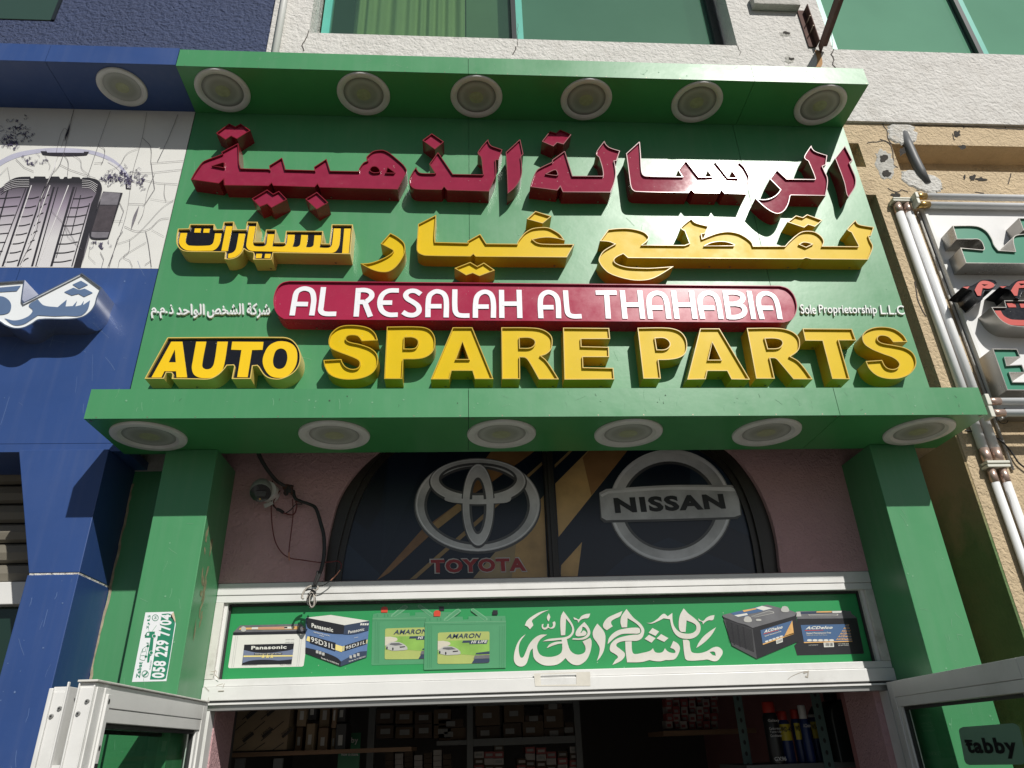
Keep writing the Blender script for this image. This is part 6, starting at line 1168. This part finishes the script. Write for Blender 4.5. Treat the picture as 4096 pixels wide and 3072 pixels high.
for s in ('@T3 1130,738 1128,755 1190,762 1240,752 1310,768 1345,830 1350,880 1375,912', '@T3 1300,880 1360,905 1385,960 1380,1040 1415,1060', '@T3 1520,795 1700,798 1850,800 2000,810 2212,820', '@T3 1820,770 1830,810', '@T3 2090,795 2095,815', '@T3 1380,910 1330,890 1220,905',
          '@T3 1350,1190 1400,1215 1440,1200 1480,1215', '@T3 2110,1165 2125,1120 2130,1095', '@T3 1760,845 1770,890', '@T6 1520,200 1545,330 1590,420', '@T3 1900,1215 1960,1225'):
    crack(s, YE_ + (.398 if s[:3] == '@T6' and s[4:8] in ('1490', '1430') else 0), .006, bw)
dp = thing('grey_pipe', 'short grey conduit pipe slanting out of the recessed band between white mortar patches', 'pipe', P(2696 + 1520 / 1.58, 1000 / 1.58, YE_))
m = MB(); m.add(*tube([TP_('T3', 1448, 850, YE_ + .02), TP_('T3', 1480, 920, YE_ + .0), TP_('T3', 1520, 1010, YE_ - .01), TP_('T3', 1555, 1080, YE_ - .01), TP_('T3', 1592, 1165, YE_ + .01)], .031, 18)); m.build('tube', M('pipe_grey', (.10, .105, .11), .5, var=.1), dp, smooth=True)
# neighbour's sign
YN = .10; XN0 = P(3703, 838, YN).x; ZN1 = P(3696, 838, YN).z; ZN0 = P(3990, 1640, YN).z
ns = thing('neighbour_signboard', 'white sign board with green and red Arabic channel letters at the right edge', 'signboard', (4, YN, ZN0))
box('board', XN0, 6.5, YN, YN + .07, ZN0, ZN1, MAT['neighbour_white'], ns, bevel=.003)
box('edge_trim', XN0 - .018, XN0 - .0005, YN - .006, YN + .03, ZN0 - .05, ZN1 + .03, MAT['aluminium'], ns); box('edge_trim', XN0, 6.5, YN - .008, YN + .08, ZN1 + .0005, ZN1 + .03, MAT['aluminium'], ns); box('edge_trim', XN0, 6.5, YN - .03, YN + .08, ZN0 - .05, ZN0 - .0005, MAT['steel_side'], ns)
DN = .115
for s, fm, sm_, lb in (('@NB 433,280 600,283~ 665,315~ 705,370~ 722,415~ 750,450 866,458 850,385~ 862,350~ 926,338~ 1100,338 1100,545 525,540 487,433 645,447 650,435~ 620,380~ 560,375 462,375', 'neighbour_green', 'steel_side', 'large green faced Arabic letter group with steel sides'),
                       ('@NB 890,228 1100,228 1100,318 922,312', 'neighbour_green', 'steel_side', 'green faced letter fragment at the right edge'), ('@NB 700,843 800,843 788,797 1100,797 1100,988 850,975~ 780,945~ 735,900~', 'black_acrylic', 'steel_side', 'black faced letter box with red strokes'),
                       ('@NB 708,1130 878,1132 903,1190 795,1192 808,1245 912,1240 935,1297 828,1297 850,1360 1100,1362 1100,1420 810,1418', 'neighbour_green', 'steel_side', 'green faced letter E with steel sides')):
    channel('letter', s, DN, MAT[fm], MAT[sm_], ns, label=lb, Y0=YN)
    if 'black' in lb:
        for q in ('@NB 722,868 765,868 790,905~ 850,930~ 1100,930 1100,972 850,968~ 775,940~', '@NB 805,817 865,817 873,845 820,845', '@NB 895,820 1000,820 1000,848 905,848'): sheetp('lettering', q, YN - DN + .009, MAT['neighbour_red'], ns.children[-1], thick=.003)
for q, rd in (('@NB 497,708 525,695 560,698 600,675~ 640,655~ 720,658~ 738,680~ 700,730~ 655,735~ 640,790 615,800 580,760 565,725 535,720', ('@NB 500,705 550,700 535,718', '@NB 585,725 610,680~ 640,662~ 690,668~ 722,690~ 690,715~ 640,712 628,765 605,765|@NB 632,685 680,688 650,698')),
              ('@NB 755,705 790,695 825,698 860,668~ 900,655~ 1000,655 1000,740 920,738 895,790 870,780 840,745 825,722', ('@NB 755,700 805,700 780,713', '@NB 835,730 860,690~ 890,665~ 1000,662 1000,708 890,712 880,765 860,765|@NB 890,680 950,682 905,695'))):
    channel('letter', q, .13, MAT['black_acrylic'], MAT['black_acrylic'], ns, label='black letter block with red Arabic m strokes', Y0=YN, rec=.002)
    for r_ in rd: sheetp('lettering', r_.split('|'), YN - .13 - .004, MAT['neighbour_red'], ns.children[-1])
# sign lighting tubes
def ltube(p, q, r, label, caps_=(1, 1), cap='cap_copper'):
    t = thing('light_tube', label, 'light tube', p, 'white light tubes around the neighbour sign'); d = (q - p).normalized()
    m = MB(); m.add(*tube([p + d * .07 * caps_[0], q - d * .07 * caps_[1]], r, 16)); m.build('tube', MAT['tube_white'], t, smooth=True)
    for k, (a_, s_) in enumerate(((p, 1), (q, -1))):
        if caps_[k]: m = MB(); m.add(*tube([a_, a_ + d * s_ * .072], r * 1.04, 16)); m.build('end_cap', MAT[cap], t, smooth=True)
    return t
YT = .116; zj = P(*T('T6', 2020, 1362), YT).z; x1t = P(*T('T6', 1686, 500), YT).x; x2t = P(*T('T6', 1752, 500), YT).x; zt1 = P(*T('T3', 1420, 1290), YT).z
for x, nm in ((x1t, 'left'), (x2t, 'right')):
    ltube(Vector((x, YT, zj + .02)), Vector((x, YT, zt1)), .024, 'upright white light tube beside the neighbour sign, %s of the upper pair' % nm); ltube(Vector((x, YT, .6)), Vector((x, YT, zj - .02)), .0195, 'upright white light tube below the canopy level, %s of the lower pair' % nm)
zh = [P(*T('T3', 1900, 1247), .07).z, P(*T('T3', 1900, 1300), .07).z]; xh = P(*T('T3', 1520, 1240), .07).x
for z, nm in zip(zh, ('upper', 'lower')): ltube(Vector((xh, .07, z)), Vector((6, .07, z)), .021, 'horizontal white light tube above the neighbour sign, %s of two' % nm, (1, 1), 'brass')
xl = P(*T('T6', 1985, 990), -.02).x
for (yy, a, b_), nm in zip(((-.02, 957, 0), (-.02, 1030, 0)), ('upper', 'lower')):
    z = P(*T('T6', 2060, a), yy).z; ltube(Vector((xl, yy, z)), Vector((6, yy, z)), .019, 'horizontal light tube under the neighbour sign beside the canopy corner, %s of two' % nm)
def clip(c, w_, h_, label, vert=False):
    t = thing('tube_bracket', label, 'bracket', c, 'plastic brackets joining the light tubes')
    box('plate', c.x - w_, c.x + w_, c.y - .03, c.y + .03, c.z - h_ / 2, c.z - .003, MAT['bracket_cream'], t, bevel=.004); box('plate', c.x - w_ + .004, c.x + w_ + .004, c.y - .03, c.y + .03, c.z + .003, c.z + h_ / 2, MAT['bracket_cream'], t, bevel=.004)
clip(Vector(((x1t + x2t) / 2, YT, zj)), .062, .036, 'cream double bracket joining the upright tubes below the canopy corner')
clip(Vector(((x1t + x2t) / 2, YT, zt1 + .016)), .066, .03, 'cream bracket capping the upright tubes at the sign corner')
clip(Vector((xh - .008, .07, sum(zh) / 2)), .010, .09, 'cream bracket holding the horizontal tubes at the sign corner')
clip(Vector((xl - .012, -.02, P(*T('T6', 2000, 995), -.02).z)), .012, .13, 'cream bracket holding the lower tubes at the canopy corner')
ca = thing('black_cable', 'thin black cable sagging across the beige wall behind the upright tubes', 'cable', P(*T('RT', 700, 300), .12))
m = MB(); m.add(*tube(smooth3([TP_('RT', x, y, .125) for x, y in ((535, 212), (600, 218), (680, 235), (750, 275), (810, 340), (850, 400), (900, 440))]), .0045, 8)); m.build('cable', MAT['cable'], ca, smooth=True)
m = MB(); m.add(*tube(smooth3([TP_('RT', x, y, .12) for x, y in ((680, 130), (740, 125), (785, 140), (780, 165), (745, 165), (735, 140), (790, 128))]), .002, 6)); m.build('wire', MAT['cable'], ca, smooth=True)
wc = thing('grey_conduit', 'thin grey conduit running down between the light tubes and the neighbour sign', 'pipe', P(*T('T6', 1750, 400), .08))
m = MB(); xc_ = XN0 - .032; m.add(*tube([(xc_, .131, zt1 - .05), (xc_, .131, 3.0)], .008, 10)); m.build('tube', MAT['grey_plaster'], wc, smooth=True)

# ------------------------------------------------------------------ wear: scratches, dust spots and fixings on the cladding
def scuffs(n, x0, x1, z0, z1, Y, mat, parent, lmax=.10):
    m = MB()
    for _ in range(n):
        x, z = random.uniform(x0, x1), random.uniform(z0, z1); a = random.choice((random.gauss(1.57, .25), random.uniform(0, 3.1))); l = random.uniform(.01, lmax)
        m.add(*stroke_vf([(x, z), (x + l * .5 * math.cos(a) + random.uniform(-.004, .004), z + l * .5 * math.sin(a)), (x + l * math.cos(a), z + l * math.sin(a))], random.uniform(.0008, .002), Y - .0006 - random.random() * .0004))
    for _ in range(n // 2):
        x, z, r = random.uniform(x0, x1), random.uniform(z0, z1), random.uniform(.0015, .005)
        m.add([(x + r * math.cos(k * 1.05) * random.uniform(.6, 1.2), Y - .0012, z + r * math.sin(k * 1.05) * random.uniform(.6, 1.2)) for k in range(6)], [tuple(range(6))])
    m.build('scuffs', mat, parent, kind='stuff')
SCG = M('scuff_green', (.14, .34, .19), .6); SCB = M('scuff_blue', (.10, .16, .32), .6); SCD = M('scuff_dark', (.03, .07, .04), .7)
scuffs(60, XL + .05, XR - .05, ZL1 + .05, ZU0 - .3, 0, SCG, sb); scuffs(26, XL + .05, XUR - .05, ZU0 + .02, ZU1 - .03, YU, SCG, gc, .04); scuffs(34, XLL + .05, XLR - .05, ZL0 + .02, ZL1 - .03, YL, SCG, lc, .05)
scuffs(10, XLL + .05, XLR - .05, ZL0 + .02, ZL1 - .03, YL, SCD, lc, .02); scuffs(40, -2.9, XL - .05, ZBB + .05, ZP - .05, 0, SCB, nb, .16); scuffs(30, -1.83, -1.66, .8, 2.5, YPI, SCB, bp, .08); scuffs(18, -1.36, -1.17, 1.8, 2.75, YPI, SCG, lp, .05); scuffs(18, 2.0, 2.2, 1.8, 2.75, YPI, SCG, rp, .05)
m = MB()
for x0, x1, Y, z in ((XL, XUR, YU, ZU0 + .006), (XLL, XLR, YL, ZL0 + .006)):
    x = x0 + .05
    while x < x1:
        m.add([(x + .0028 * math.cos(k * 1.05), Y - .0008, z + .0028 * math.sin(k * 1.05)) for k in range(6)], [tuple(range(6))]); x += random.uniform(.16, .24)
m.build('rivets', MAT['rivet'], lc, kind='stuff')
# grime lines where the pillars meet the neighbouring wall
m = MB(); z = 1.2
pts = []
while z < 3.05: pts.append((xb + .004 + random.uniform(-.004, .006), z)); z += .035
m.add(*stroke_vf(pts, .012, YB - .003)); m.build('sealant', M('sealant', (.30, .26, .18), .9, var=.3, vscale=30), bp)
m = MB()
for _ in range(9):
    x, z = XH0 + random.uniform(0, .09), ZI0 - .02 + random.uniform(-.07, .06); a = random.uniform(0, 3); l = random.uniform(.01, .03)
    m.add(*stroke_vf([(x, z), (x + l * math.cos(a), z + l * math.sin(a))], random.uniform(.001, .003), Y0 - .0085 - random.random() * .001))
m.build('grime', M('grime', (.34, .30, .24), .9), hd, kind='stuff')
m = MB(); m.add(*stroke_vf(path('@T9 715,1100 740,1080~ 800,1055~ 850,1045', Y0, closed=False), .002, Y0 - .0075)); m.add(*stroke_vf(path('@T9 815,1060 845,1050 840,1085 825,1080', Y0, closed=False), .006, Y0 - .0078)); m.build('smudge', M('smudge', (.38, .35, .30), .9), hd)
